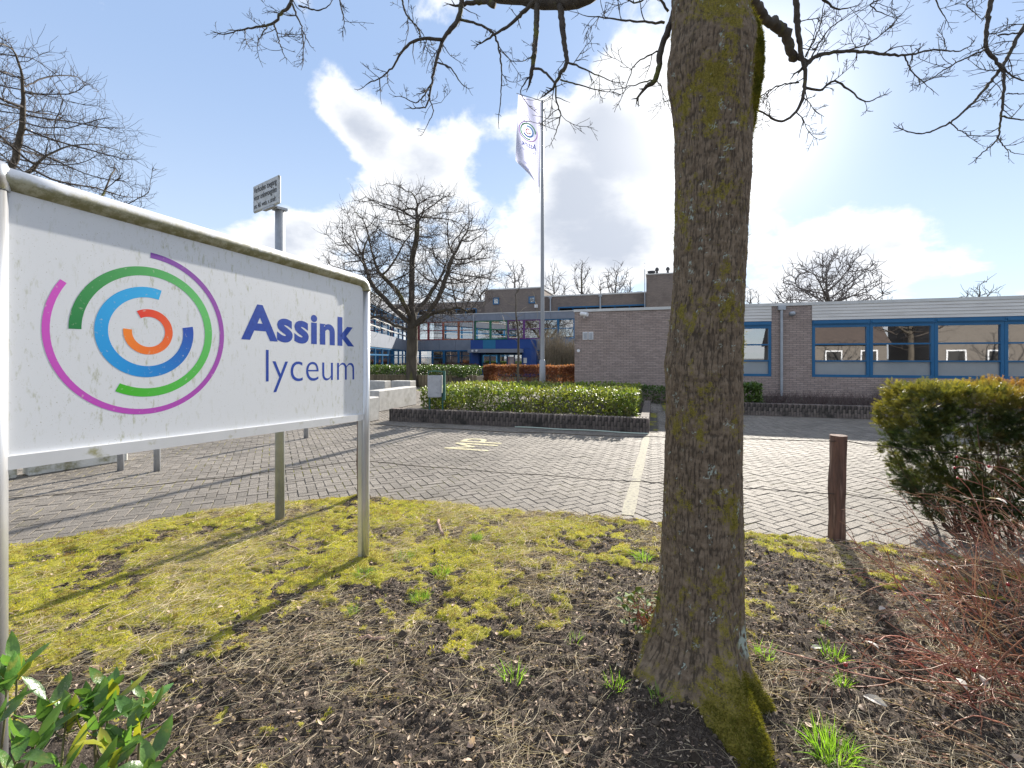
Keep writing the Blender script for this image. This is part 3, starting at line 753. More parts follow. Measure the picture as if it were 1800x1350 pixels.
def twigify(chains, r, n_per_m, length, rad, droop=0.0, lim=0.03):
    """adds short crooked twigs along thin chains"""
    out = []
    for P, R in chains:
        thin = R < lim
        if thin.sum() < 2: continue
        seg = np.linalg.norm(np.diff(P, axis=0), axis=1)
        k = r.poisson(n_per_m * seg.sum())
        for _ in range(min(k, 40)):
            i = r.integers(0, len(P) - 1)
            if not thin[i]: continue
            t = unit(P[i + 1] - P[i]); d = unit(np.cross(t, r.normal(size=3))); d = unit(d + t * 0.7 + np.array([0, 0, 0.25 - droop]))
            ln = length * r.uniform(.4, 1.2); p0 = P[i] + (P[i + 1] - P[i]) * r.random(); q = [p0]
            for s in range(4):
                d = unit(d + r.normal(0, .17, 3) + np.array([0, 0, 0.08])); q.append(q[-1] + d * ln / 4)
            out.append((np.array(q), np.linspace(min(rad * 1.3, R[i]), rad * .55, 5)))
    return out
M_bark_bg = mat('grey_brown_bark', (0.11, 0.093, 0.072), (0.06, 0.05, 0.04), scale=5, rough=0.9, bump=0.8, bscale=22, stretch=(1, 1, .25), c3=(0.14, 0.15, 0.03), s3=1.3, t3=(0.56, 0.68))
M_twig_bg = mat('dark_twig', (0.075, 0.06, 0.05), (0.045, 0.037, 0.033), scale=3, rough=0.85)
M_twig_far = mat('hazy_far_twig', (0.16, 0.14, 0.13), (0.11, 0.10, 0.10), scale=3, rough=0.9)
def tree(name, label, base, height, crown_c, crown_r, npts, trunk_h, rmax, seed, tip=0.006, step=0.3, twigs=2.0, twig_len=0.5, twig_mat=None, shape=1.0, group=None, kill=None, lean=(0, 0), parts=10, low=None, skel=None, jit=.18, infl=None, hollow=0.35, trop=(0, 0, 0)):
    r = np.random.default_rng(seed); base = np.array(base, float)
    t = thing(name, base, label, 'tree', group)
    nt = max(3, int(trunk_h / step)); tp = np.array([base + np.array([lean[0] * k / nt, lean[1] * k / nt, trunk_h * k / nt]) for k in range(nt + 1)])
    tp[1:, :2] += np.cumsum(r.normal(0, .016 * step / .3, (nt, 2)), 0)
    u = unit(r.normal(size=(npts * 3, 3))); rad_ = hollow + (1 - hollow) * r.random(npts * 3) ** 0.6
    A = np.array(crown_c) + u * rad_[:, None] * np.array(crown_r)
    A[:, 2] = np.where(A[:, 2] < crown_c[2], crown_c[2] + (A[:, 2] - crown_c[2]) * shape, A[:, 2])
    A = A[A[:, 2] > base[2] + (low or trunk_h * 0.55)][:npts]
    par0 = None
    if skel:
        tp = list(tp); par0 = [-1] + list(range(len(tp) - 1))
        for line in skel:
            L3 = smooth_poly([base + np.array(q) for q in line], max(4, int(np.linalg.norm(np.diff(np.array(line), axis=0), axis=1).sum() / step)))
            L3[1:] += np.cumsum(r.normal(0, .02, (len(L3) - 1, 3)), 0)
            k = int(np.argmin(np.linalg.norm(np.array(tp) - L3[0], axis=1)))
            for q in L3[1:]: tp.append(q); par0.append(k); k = len(tp) - 1
        tp = np.array(tp)
    nd, pr = colonise(base, tp, A, step, kill or step * 1.6, infl or step * 14, r, tropism=trop, par0=par0, jitter=jit)
    ch = chains_of(nd, pr, tip, 2.35, r, rmax)
    main, rest_ = ch[0], ch[1:]
    fl = np.linspace(0, 1, len(main[0])); main[1][:3] *= np.array([1.35, 1.12, 1.03])[:len(main[1][:3])]
    V, Q_, T_ = tube_np(main[0], main[1], 12); obj('trunk', V, [Q_, T_], M_bark_bg, t, smooth=True)
    rest_.sort(key=lambda c: -c[1].max())
    for c in rest_[:parts]:
        V, Q_, T_ = tube_np(c[0], c[1], 7); obj('limb', V, [Q_, T_], M_bark_bg, t, smooth=True)
    tw = rest_[parts:]
    tw = tw + twigify(rest_, r, twigs, twig_len, tip, lim=0.05)
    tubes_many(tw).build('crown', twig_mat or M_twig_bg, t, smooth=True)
    return t

# ------------------------------------------------------------------ big signboard on the left
M_alu = mat('silver_lacquered_aluminium', (0.62, 0.63, 0.65), (0.56, 0.57, 0.59), scale=2, rough=0.30, metal=0.75, spec=0.5, c3=(0.55, 0.55, 0.54), s3=4)
M_rail = None
def rail_material():
    m, t, p, o = base_mat('algae_stained_rail')
    co = N(t, 'ShaderNodeTexCoord').outputs['Object']
    n = N(t, 'ShaderNodeTexNoise', ins={'Scale': 16.0, 'Detail': 8.0, 'Roughness': 0.75}); lk(t, co, n.inputs[0])
    ge = N(t, 'ShaderNodeNewGeometry'); s = N(t, 'ShaderNodeSeparateXYZ'); lk(t, ge.outputs['Normal'], s.inputs[0])
    side = maprange(t, math_node(t, 'ADD', math_node(t, 'MULTIPLY', s.outputs[2], -1.0), math_node(t, 'MULTIPLY', math_node(t, 'SUBTRACT', n.outputs[0], 0.5), 1.7)), -0.35, 0.25)
    alg = mixc(t, maprange(t, n.outputs[0], 0.42, 0.62), (0.20, 0.185, 0.06), (0.42, 0.40, 0.27))
    lk(t, mixc(t, math_node(t, 'MULTIPLY', side, 0.92), (0.72, 0.73, 0.75), alg), p.inputs['Base Color'])
    lk(t, maprange(t, side, 0, 1, 0.35, 0.85), p.inputs['Roughness']); p.inputs['Metallic'].default_value = 0.2
    return m
M_rail = rail_material()
M_brail = mat('lightly_stained_rail', (0.70, 0.71, 0.73), (0.64, 0.65, 0.67), scale=3, rough=0.4, metal=0.2, c3=(0.36, 0.35, 0.2), s3=9, t3=(0.58, 0.72))
def panel_material():
    m, t, p, o = base_mat('dirty_white_panel')
    co = N(t, 'ShaderNodeTexCoord').outputs['Object']
    mp = N(t, 'ShaderNodeMapping'); mp.inputs['Scale'].default_value = (1, 1, 0.35); lk(t, co, mp.inputs[0])
    n = N(t, 'ShaderNodeTexNoise', ins={'Scale': 42.0, 'Detail': 7.0, 'Roughness': 0.7}); lk(t, mp.outputs[0], n.inputs[0])
    nl = N(t, 'ShaderNodeTexNoise', ins={'Scale': 3.0, 'Detail': 3.0}); lk(t, mp.outputs[0], nl.inputs[0])
    sp = N(t, 'ShaderNodeTexNoise', ins={'Scale': 170.0, 'Detail': 2.0}); lk(t, co, sp.inputs[0])
    k = math_node(t, 'MULTIPLY', maprange(t, n.outputs[0], 0.53, 0.70), maprange(t, nl.outputs[0], 0.35, 0.65, 0.25, 0.9))
    c = mixc(t, k, (0.69, 0.71, 0.74), (0.38, 0.39, 0.26))
    c = mixc(t, maprange(t, sp.outputs[0], 0.68, 0.75, 0, 0.75), c, (0.3, 0.28, 0.2))
    lk(t, c, p.inputs['Base Color']); p.inputs['Roughness'].default_value = 0.42
    return m
M_panel = panel_material()
SR = at(640, 990, 1280 / 362.0)[:2]; SLm = at(9, 700, 1.655)[:2]
sd_ = (SR - SLm); SLEN = float(np.linalg.norm(sd_)); sd_ = sd_ / SLEN
sn = np.array([sd_[1], -sd_[0]])      # towards the camera side (+x)
def splane(px, py, off=0.0):
    """pixel -> (s, z) on the panel face"""
    u = (px - 900.0) / F; d = FW + RT * u
    o0 = SLm + sn * off
    Z = (o0 @ sn) / (d @ sn)
    w = d * Z; return float((w - o0) @ sd_), H + (YH - py) / F * Z
def sw(s, z, off=0.0):
    p = SLm + sd_ * s + sn * off; return np.array([p[0], p[1], z])
sign = thing('signboard', (*(SLm + sd_ * SLEN / 2), 0.0), 'large white school signboard with coloured ring logo on silver posts', 'sign')
s0, zt0 = splane(17, 334); s1, zt1 = splane(636, 503); _, zb0 = splane(18, 801); _, zb1 = splane(634, 728)
def ztop(s): return zt0 + (zt1 - zt0) * (s - s0) / (s1 - s0)
def zbot(s): return zb0 + (zb1 - zb0) * (s - s0) / (s1 - s0)
TH_ = 0.02
mb = MB(); P8 = [sw(s, z, o) for o in (0.0, -TH_) for (s, z) in ((s0 - .03, zbot(s0 - .03) - .02), (s1 + .03, zbot(s1 + .03) - .02), (s1 + .03, ztop(s1 + .03) + .02), (s0 - .03, ztop(s0 - .03) + .02))]
mb.add(P8, [(0, 1, 2, 3), (7, 6, 5, 4), (0, 4, 5, 1), (1, 5, 6, 2), (2, 6, 7, 3), (3, 7, 4, 0)]); mb.build('panel', M_panel, sign)
RT_ = 0.044; OFF = -0.012
sA, sB = s0 - 0.045, s1 + 0.05
zr = lambda s: ztop(s) + RT_ * 0.9
# top rail bending down into the far post in one rounded corner
pts = []; Rb = 0.07
for s in np.linspace(sA, sB - Rb, 12): pts.append(sw(s, zr(s), OFF))
for a in np.linspace(0, math.pi / 2, 9)[1:]: pts.append(sw(sB - Rb + Rb * math.sin(a), zr(sB) - Rb + Rb * math.cos(a), OFF))
V, Q_, T_ = tube_np(pts, RT_, 18); obj('top_rail', V, [Q_, T_], M_rail, sign, smooth=True)
V, Q_, T_ = tube_np([sw(sB, zr(sB) - Rb, OFF), sw(sB, 1.0, OFF), sw(sB - .004, 0.5, OFF), sw(sB - .012, -0.06, OFF)], RT_ * 0.86, 18); obj('post', V, [Q_, T_], M_alu, sign, smooth=True)
V, Q_, T_ = tube_np([sw(sA, zr(sA) + .012, OFF), sw(sA, 1.0, OFF), sw(sA, -0.06, OFF)], RT_, 18); obj('post', V, [Q_, T_], M_alu, sign, smooth=True)
V, Q_, T_ = tube_np([sw(sA, zr(sA) - .05, OFF), sw(sA, zr(sA) + .03, OFF), sw(sA, zr(sA) + .05, OFF), sw(sA, zr(sA) + .056, OFF)], [RT_ * 1.12, RT_ * 1.12, RT_ * .9, .005], 18); obj('corner_cap', V, [Q_, T_], M_alu, sign, smooth=True)
# flat side profile of the far post, bottom rail, thin shadow joint
mb = MB()
for (a, b, z0, z1, o0, o1) in ((s1 + .002, sB - .03, -0.05, 0, -.004, -.04),):
    q = [sw(a, z0, o0), sw(b, z0, o0), sw(b, z0, o1), sw(a, z0, o1), sw(a, ztop(a), o0), sw(b, ztop(b), o0), sw(b, ztop(b), o1), sw(a, ztop(a), o1)]
    mb.add(q, [(0, 3, 2, 1), (4, 5, 6, 7), (0, 1, 5, 4), (1, 2, 6, 5), (2, 3, 7, 6), (3, 0, 4, 7)])
mb.build('post_flange', M_alu, sign)
mb = MB(); a, b = s0 - .02, s1 + .005; hb_ = 0.05
q = []
for o in (0.014, -0.036):
    q += [sw(a, zbot(a) - hb_, o), sw(b, zbot(b) - hb_ * .95, o), sw(b, zbot(b), o), sw(a, zbot(a), o)]
mb.add(q, [(0, 1, 2, 3), (7, 6, 5, 4), (0, 4, 5, 1), (1, 5, 6, 2), (2, 6, 7, 3), (3, 7, 4, 0)]); mb.build('bottom_rail', M_brail, sign)
# logo rings as thin raised vinyl; each ring has its own printed colour run
def fit_circle(pts):
    P = np.array([splane(270 * 0 + x / 2.647, 270 + y / 2.647) for x, y in pts]); A = np.c_[2 * P, np.ones(len(P))]; b = (P ** 2).sum(1)
    c = np.linalg.lstsq(A, b, rcond=None)[0]; return c[:2], math.sqrt(c[2] + c[0] ** 2 + c[1] ** 2)
def a_of(c, pt):
    s, z = splane(pt[0] / 2.647, 270 + pt[1] / 2.647); return math.atan2(z - c[1], s - c[0])
def srgb(h):
    v = [int(h[i:i + 2], 16) / 255 for i in (0, 2, 4)]; return np.array([x / 12.92 if x < .04045 else ((x + .055) / 1.055) ** 2.4 for x in v])
def vinyl(name):
    m, t, p, o = base_mat(name); a = N(t, 'ShaderNodeAttribute', attribute_name='Col')
    n = N(t, 'ShaderNodeTexNoise', ins={'Scale': 60.0, 'Detail': 5.0}); lk(t, N(t, 'ShaderNodeTexCoord').outputs['Object'], n.inputs[0])
    lk(t, mixc(t, maprange(t, n.outputs[0], 0.62, 0.74, 0, .5), a.outputs[0], (0.6, 0.6, 0.5)), p.inputs['Base Color']); p.inputs['Roughness'].default_value = 0.4
    return m
M_vinyl = vinyl('printed_vinyl')
def ring(c, r0, r1, a0_, a1_, c0, c1, parent, mapper, thick=0.0012, n=72):
    """arc from a0 to a1 (signed), inner r0 outer r1; radii may be (start,end)"""
    an = np.linspace(a0_, a1_, n); V = []; col = []
    for k, a in enumerate(an):
        f = k / (n - 1); ri = r0[0] + (r0[1] - r0[0]) * f; ro = r1[0] + (r1[1] - r1[0]) * f
        for rr2 in (ri, ro):
            V.append(mapper(c[0] + rr2 * math.cos(a), c[1] + rr2 * math.sin(a))); col.append(c0 * (1 - f) + c1 * f)
    Q = np.array([(2 * k, 2 * k + 1, 2 * k + 3, 2 * k + 2) for k in range(n - 1)])
    if a1_ > a0_: Q = Q[:, ::-1]
    return obj('logo_ring', V, [Q], M_vinyl, parent, col=np.array(col))
fm = lambda s, z: sw(s, z, 0.0004)
def ccw(a, b):   # go counter-clockwise from a to b
    while b < a: b += 2 * math.pi
    return a, b
def cw_(a, b):
    while b > a: b -= 2 * math.pi
    return a, b
cm, rm = fit_circle([(196, 800), (1043, 850), (690, 1205), (230, 985), (1000, 1020), (900, 560), (820, 505)])
cm2, rm2 = fit_circle([(234, 800), (1030, 850), (690, 1178), (265, 970), (985, 1010), (885, 575), (812, 523)])
cg, rg = fit_circle([(311, 790), (620, 526), (980, 830), (720, 1128), (400, 630), (930, 660)])
_, rg2 = fit_circle([(364, 800), (630, 565), (945, 830), (720, 1090), (440, 650), (895, 680)])
cb, rb = fit_circle([(437, 830), (640, 620), (680, 1039), (900, 840), (500, 680), (800, 1010)])
_, rb2 = fit_circle([(500, 830), (650, 675), (690, 988), (853, 830), (555, 720)])
co_, ro = fit_circle([(805, 835), (700, 938), (568, 830), (740, 740), (640, 915)])
_, ro2 = fit_circle([(768, 835), (700, 900), (612, 830), (730, 775)])
cc = (cm + cg + cb + co_) / 4
a0_, a1_ = cw_(a_of(cm, (700, 470)), a_of(cm, (290, 590)))
_wl = abs(splane(196 / 2.647, 270 + 800 / 2.647)[0] - splane(234 / 2.647, 270 + 800 / 2.647)[0]); _wt = abs(splane(702 / 2.647, 270 + 460 / 2.647)[1] - splane(702 / 2.647, 270 + 485 / 2.647)[1])
ring(cm, (rm - _wt, rm - _wl), (rm, rm), a0_, a1_, srgb('7A3FA0'), srgb('D24FC0'), sign, fm)
a0_, a1_ = cw_(a_of(cg, (335, 815)), a_of(cg, (545, 1090)))
r_ = ring(cg, (rg2 - .004, rg2), (rg, rg), a0_, a0_ + (a1_ - a0_) * .5, srgb('0B7A3B'), srgb('5FC066'), sign, fm)
ring(cg, (rg2, rg2), (rg, rg), a0_ + (a1_ - a0_) * .5, a1_, srgb('5FC066'), srgb('42B520'), sign, fm)
a0_, a1_ = ccw(a_of(cb, (745, 660)), a_of(cb, (878, 808)))
ring(cb, (rb2 + .004, rb2), (rb, rb), a0_, a0_ + (a1_ - a0_) * .6, srgb('27AEE8'), srgb('0A8FD8'), sign, fm)
ring(cb, (rb2, rb2), (rb, rb), a0_ + (a1_ - a0_) * .6, a1_, srgb('0A8FD8'), srgb('0B45AE'), sign, fm)
a0_, a1_ = cw_(a_of(co_, (645, 748)), a_of(co_, (590, 815)))
ring(co_, (ro2, ro2), (ro, ro), a0_, a1_, srgb('E63322'), srgb('F7861B'), sign, fm)
M_blue_ink = mat('blue_vinyl_lettering', tuple(srgb('0F3A9A')), tuple(srgb('1746A6')), scale=40, rough=0.4)
def fit_text(parent, name, body, bl, br_, topz, off_, spacing=1.0, bottom=None):
    sL, zL = splane(*bl); sR_, zR = splane(*br_); sT, zT = splane(*topz)
    zB = lambda s: zL + (zR - zL) * (s - sL) / (sR_ - sL)
    ht = zT - zB(sT); dsc = 0.0 if bottom is None else zB(splane(*bottom)[0]) - splane(*bottom)[1]
    return text_obj(name, body, M_blue_ink, parent, lambda u, v: sw(sL + (sR_ - sL) * u, zB(sL + (sR_ - sL) * u) - dsc + (ht + dsc) * v, 0.0004), offset=off_, spacing=spacing)
fit_text(sign, 'lettering', 'Assink', (424, 597), (622.5, 610), (449, 534.5), 0.034, 1.06)
fit_text(sign, 'lettering', 'lyceum', (467.5, 674.5), (622.5, 670), (470, 615), -0.012, 1.0, bottom=(489, 689))

# ------------------------------------------------------------------ no-entry notice on its pole
M_galv = mat('galvanised_steel', (0.42, 0.44, 0.47), (0.33, 0.35, 0.38), scale=9, rough=0.5, metal=0.5, c3=(0.5, 0.5, 0.5), s3=3)
M_plate = mat('lichen_spotted_plate', (0.55, 0.57, 0.60), (0.42, 0.44, 0.45), scale=14, rough=0.6, c3=(0.2, 0.17, 0.12), s3=22, t3=(0.6, 0.7))
M_blk = mat('black_print', (0.03, 0.03, 0.035), rough=0.6)
pb = gnd(492, 921); pz = depth(pb)
note = thing('notice_sign', pb, 'small weathered prohibition notice on a galvanised pole behind the signboard', 'sign')
ztp = H + (YH - 366) / F * pz
V, Q_, T_ = tube_np([(pb[0], pb[1], -0.1), (pb[0], pb[1], ztp)], 0.043, 16); obj('pole', V, [Q_, T_], M_galv, note, smooth=True)
# plate: direction from its left (far) end to its right (near) end
pr = at(492, 332, pz - 0.14); pl_ = at(447, 352, pz + 0.16)
pd = (pr - pl_); pd[2] = 0; PW = np.linalg.norm(pd); pd /= PW; pnn = np.array([pd[1], -pd[0], 0]);
if pnn @ np.array([-pb[0], -pb[1], 0]) < 0: pnn = -pnn
pc = (pr + pl_) / 2; PH = 49 / F * pz
V, Q_, T_ = rounded_box((-PW / 2, -0.014, -PH / 2), (PW / 2, 0.014, PH / 2), 0.010)
Rm = np.stack([pd, -pnn, np.array([0, 0, 1.0])], 1); V = V @ Rm.T + pc
obj('plate', V, [Q_, T_], M_plate, note)
mb = MB(); mb.obox([pb[0], pb[1], ztp - .012], pd * .05, pnn * .05, np.array([0, 0, .012])); mb.obox(pc + np.array([0, 0, -PH / 2 - .006]) + pd * .06, pd * .11, pnn * .018, np.array([0, 0, .008])); mb.build('clamp', M_galv, note)
for body, v0, v1, u0, u1 in (('Verboden toegang', .62, .90, -.45, .44), ('voor onbevoegden', .35, .63, -.45, .44), ('art. 461 wetb. v. strafr.', .12, .30, -.44, .42)):
    text_obj('lettering', body, M_blk, note, lambda u, v, v0=v0, v1=v1, u0=u0, u1=u1: pc + pd * ((u0 + (u1 - u0) * u) * PW) + pnn * 0.0158 + np.array([0, 0, (v0 + (v1 - v0) * v - .5) * PH]), offset=0.012)

# ------------------------------------------------------------------ wooden fence posts and wires
M_post = mat('weathered_brown_post', (0.17, 0.095, 0.07), (0.065, 0.038, 0.03), scale=26, rough=0.85, bump=1.0, bscale=60, stretch=(1, 1, .10), c3=(0.27, 0.18, 0.14), s3=16, t3=(.52, .66))
M_wire = mat('rusty_fence_wire', (0.04, 0.035, 0.032), (0.06, 0.045, 0.035), scale=30, rough=0.8, metal=0.0)
def wpost(p, h, r_, label, leanx=0.0):
    n = 9; pts = []; k = np.linspace(0, 1, n)
    P = np.stack([p[0] + leanx * k + .003 * np.sin(k * 9), p[1] + 0 * k, -0.05 + (h + .05) * k], 1)
    V, Q_, T_ = tube_np(P, r_ * (1 + .04 * np.sin(k * 13 + 1)) * np.where(k > .98, .97, 1), 14)
    V += rng.normal(0, .0012, V.shape)
    o = obj('fence_post', V, [Q_, T_], M_post, smooth=False); tag(o, label, 'fence post', 'wooden wire-fence posts'); return o
PA = gnd(634, 878); PB = gnd(1470, 948); HP = H + (YH - 765) / F * depth(PB)
wpost(PB, HP, 26 / F * depth(PB) / 2 * 1.0, 'short brown wooden fence post on the verge between trunk and hedge', .014)
wpost(PA, 0.915, 0.042, 'brown wooden fence post hidden behind the post of the signboard')
PCl = gnd(-170, 985)
def wire(a, za, b, zb_, sag, label, n=40):
    t = np.linspace(0, 1, n)
    P = np.stack([a[0] + (b[0] - a[0]) * t, a[1] + (b[1] - a[1]) * t, za + (zb_ - za) * t - sag * 4 * t * (1 - t) + .004 * np.sin(t * 31)], 1)
    V, Q_, T_ = tube_np(P, 0.0036, 5)
    o = obj('fence_wire', V, [Q_, T_], M_wire, smooth=True); tag(o, label, 'wire', 'wires of the low fence'); return o
off_ = np.array([0.02, -0.05, 0])
wire(PA + off_, .86, PB + off_, HP - .04, .03, 'upper fence wire strung from the signboard post to the brown wooden post')
wire(PA + off_, .448, PB + off_, .415, .02, 'lower fence wire strung from the signboard post to the brown wooden post')
PE = gnd(1800, 985)
wire(PB + off_, HP - .04, PE, .82, .02, 'upper fence wire running from the brown post into the yew hedge')
wire(PB + off_, .415, PE, .40, .02, 'lower fence wire running from the brown post into the yew hedge')
wire(PA + off_, .448, PCl, .42, .03, 'fence wire running left from behind the signboard post')

# ------------------------------------------------------------------ steel posts and low concrete wall seen under the signboard
for (px, pyb, h, w, lab) in ((212, 827, .80, .05, 'left of two grey steel posts under the signboard'), (276, 828, .85, .05, 'right of two grey steel posts under the signboard'), (538, 770, .95, .055, 'thin grey steel post seen beyond the notice pole')):
    b = gnd(px, pyb); V, Q_, T_ = tube_np([(b[0], b[1], -.05), (b[0], b[1], h), (b[0], b[1], h + .012)], [w / 2 * 1.6, w / 2 * 1.6, w * .5], 14)
    o = obj('steel_post', V, [Q_, T_], M_galv, smooth=True); tag(o, lab, 'post', 'grey steel posts on the paving')
M_conc = mat('pale_concrete', (0.50, 0.49, 0.47), (0.40, 0.39, 0.37), scale=6, rough=0.8, bump=0.3, bscale=60, c3=(0.27, 0.26, 0.22), s3=2.0, t3=(0.56, 0.75))
M_concal = mat('algae_stained_concrete', (0.62, 0.62, 0.59), (0.5, 0.5, 0.46), scale=5, rough=0.8, bump=0.3, bscale=60, c3=(0.17, 0.16, 0.06), s3=3.5, t3=(0.5, 0.68))
A = gnd(50, 838); B = gnd(225, 810); dv = unit(B - A); nv = np.array([-dv[1], dv[0], 0])
mb = MB(); c = (A + B) / 2; ln = np.linalg.norm(B - A) / 2; Vb, Qb, Tb = rounded_box((-ln, 0, 0), (ln, .25, .42), .015)
V = Vb @ np.stack([dv, nv, np.array([0, 0, 1.0])], 0) + c
o = obj('low_wall', V, [Qb, Tb], M_concal); tag(o, 'low pale concrete wall with green algae seen under the signboard', 'wall')
A2 = A - dv * .10; A3 = A - dv * 1.9; c = (A2 + A3) / 2; ln = np.linalg.norm(A2 - A3) / 2
Vb, Qb, Tb = rounded_box((-ln, 0.02, 0), (ln, .30, .42), .015); V = Vb @ np.stack([dv, nv, np.array([0, 0, 1.0])], 0) + c
o = obj('low_wall', V, [Qb, Tb], M_concal); tag(o, 'second low pale concrete wall at the left edge behind the signboard post', 'wall')

# ------------------------------------------------------------------ school buildings
M_brickR = brick_mat('purple_brown_brick', (0.41, 0.325, 0.29), (0.28, 0.22, 0.20), (0.15, 0.135, 0.125), stain_amt=0.55, mort=.016)
M_brickM = brick_mat('grey_brown_brick', (0.24, 0.195, 0.17), (0.18, 0.15, 0.135), (0.11, 0.1, 0.09), stain_amt=0.35)
M_white = mat('aged_white_board', (0.70, 0.68, 0.65), (0.60, 0.58, 0.56), scale=3, rough=0.6, stretch=(.3, 1, 4), c3=(0.45, 0.43, 0.40), s3=2.0)
M_trim = mat('roof_edge_trim', (0.62, 0.62, 0.61), (0.54, 0.54, 0.53), scale=3, rough=0.5)
M_blue = mat('blue_painted_frame', (0.012, 0.115, 0.26), (0.016, 0.13, 0.29), scale=3, rough=0.4)
M_blued = mat('deep_blue_cladding', (0.014, 0.06, 0.25), (0.016, 0.066, 0.27), scale=2, rough=0.45)
M_teal = mat('teal_cladding', (0.015, 0.16, 0.30), (0.02, 0.17, 0.32), scale=2, rough=0.45)
M_greyc = mat('blue_grey_cladding', (0.22, 0.245, 0.30), (0.19, 0.215, 0.265), scale=2, rough=0.5)
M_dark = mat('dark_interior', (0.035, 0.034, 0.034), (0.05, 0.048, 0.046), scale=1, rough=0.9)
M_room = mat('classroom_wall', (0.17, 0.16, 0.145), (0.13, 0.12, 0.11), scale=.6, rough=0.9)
M_glass = glass_mat('window_glass', (0.66, 0.70, 0.72), 0.36)
M_glass2 = glass_mat('upper_window_glass', (0.55, 0.6, 0.62), 0.36)
M_film = mat('frosted_window_film', (0.23, 0.27, 0.30), (0.26, 0.30, 0.33), scale=2, rough=0.28, spec=0.9, coat=0.8)
M_red = mat('red_frame', (0.30, 0.04, 0.05), rough=0.45); M_orange = mat('orange_frame', (0.38, 0.12, 0.06), rough=0.45)
M_green = mat('green_frame', (0.03, 0.19, 0.10), rough=0.45); M_purple = mat('purple_frame', (0.16, 0.05, 0.21), rough=0.45)
M_zinc = mat('zinc_pipe', (0.40, 0.43, 0.47), (0.33, 0.36, 0.40), scale=5, rough=0.45, metal=0.4)
M_pvcw = mat('white_plastic', (0.75, 0.76, 0.78), (0.7, 0.7, 0.72), scale=5, rough=0.4)
M_roof = mat('bitumen_roof', (0.08, 0.08, 0.085), (0.06, 0.06, 0.065), scale=2, rough=0.95)

def window(parent, x0, x1, z0, z1, Y, frame_m, pane_m, fw=0.06, dep=0.09, cols=1, rows=(), film=None, proud=0.02, div_w=0.05):
    """window part: frame with bars; panes are sub-parts. rows = heights of transoms (fractions)"""
    mb = MB(); y0, y1 = Y - proud, Y + dep
    mb.box((x0, y0, z0), (x0 + fw, y1, z1)); mb.box((x1 - fw, y0, z0), (x1, y1, z1))
    mb.box((x0 + fw, y0, z1 - fw), (x1 - fw, y1, z1)); mb.box((x0 + fw, y0, z0), (x1 - fw, y1, z0 + fw))
    xs_ = np.linspace(x0 + fw, x1 - fw, cols + 1)
    zs_ = [z0 + fw] + [z0 + (z1 - z0) * r for r in rows] + [z1 - fw]
    for xx in xs_[1:-1]: mb.box((xx - div_w / 2, y0 + .004, z0 + fw), (xx + div_w / 2, y1 - .004, z1 - fw))
    for zz in zs_[1:-1]:
        for c in range(cols): mb.box((xs_[c] + (div_w / 2 if c else 0), y0 + .007, zz - div_w / 2), (xs_[c + 1] - (div_w / 2 if c < cols - 1 else 0), y1 - .007, zz + div_w / 2))
    f = mb.build('window', frame_m, parent)
    for c in range(cols):
        for k in range(len(zs_) - 1):
            a = xs_[c] + (div_w / 2 if c else 0); b = xs_[c + 1] - (div_w / 2 if c < cols - 1 else 0)
            lo = zs_[k] + (div_w / 2 if k else 0); hi = zs_[k + 1] - (div_w / 2 if k < len(zs_) - 2 else 0)
            pm = film if (film and k == 0) else pane_m
            obj('pane', [(a, Y + .03, lo), (b, Y + .03, lo), (b, Y + .03, hi), (a, Y + .03, hi)], np.array([(0, 1, 2, 3)]), pm, f)
    return f

# --- single-storey classroom wing on the right
YF = 17.5
fx = lambda px: float(onY(px, 600, YF)[0]); fz = lambda px, py: float(onY(px, py, YF)[2])
wing = thing('classroom_wing', (fx(1400), YF, 0), 'low brown brick school wing with blue window bands and white fascia', 'building')
XL, XR = fx(1010), fx(2350)
XW0, XW1, XP, XE = fx(1215), fx(1356), fx(1427), fx(2140)
ZS, ZH, ZFt, ZT = fz(1430, 662.5), fz(1430, 563), fz(1430, 537), fz(1430, 531)
DEP = 9.0; ZC = ZH + .02
mb = MB()
mb.box((XL, YF, 0), (XW0, YF + .3, ZT - .10)); mb.box((XW0, YF, 0), (XW1, YF + .3, ZS)); mb.box((XW1, YF, 0), (XP, YF + .3, ZT - .10)); mb.box((XP, YF, 0), (XE, YF + .3, ZS)); mb.box((XE, YF, 0), (XR, YF + .3, ZT - .10))
mb.box((XL, YF + .3, 0), (XL + .3, YF + DEP, ZT - .10)); mb.box((XR - .3, YF + .3, 0), (XR, YF + DEP, ZT - .10)); mb.box((XL + .3, YF + DEP - .3, 0), (XR - .3, YF + DEP, ZT - .10))
mb.build('wall', M_brickR, wing)
mb = MB(); mb.box((XL + .3, YF + .3, ZT - .3), (XR - .3, YF + DEP - .3, ZT - .1)); mb.build('roof', M_roof, wing)
mb = MB(); mb.box((XL - .03, YF - .04, ZT - .10), (XR, YF + .12, ZT)); mb.box((XL - .03, YF + .12, ZT - .1), (XL + .1, YF + DEP, ZT)); mb.build('roof_edge', M_trim, wing)
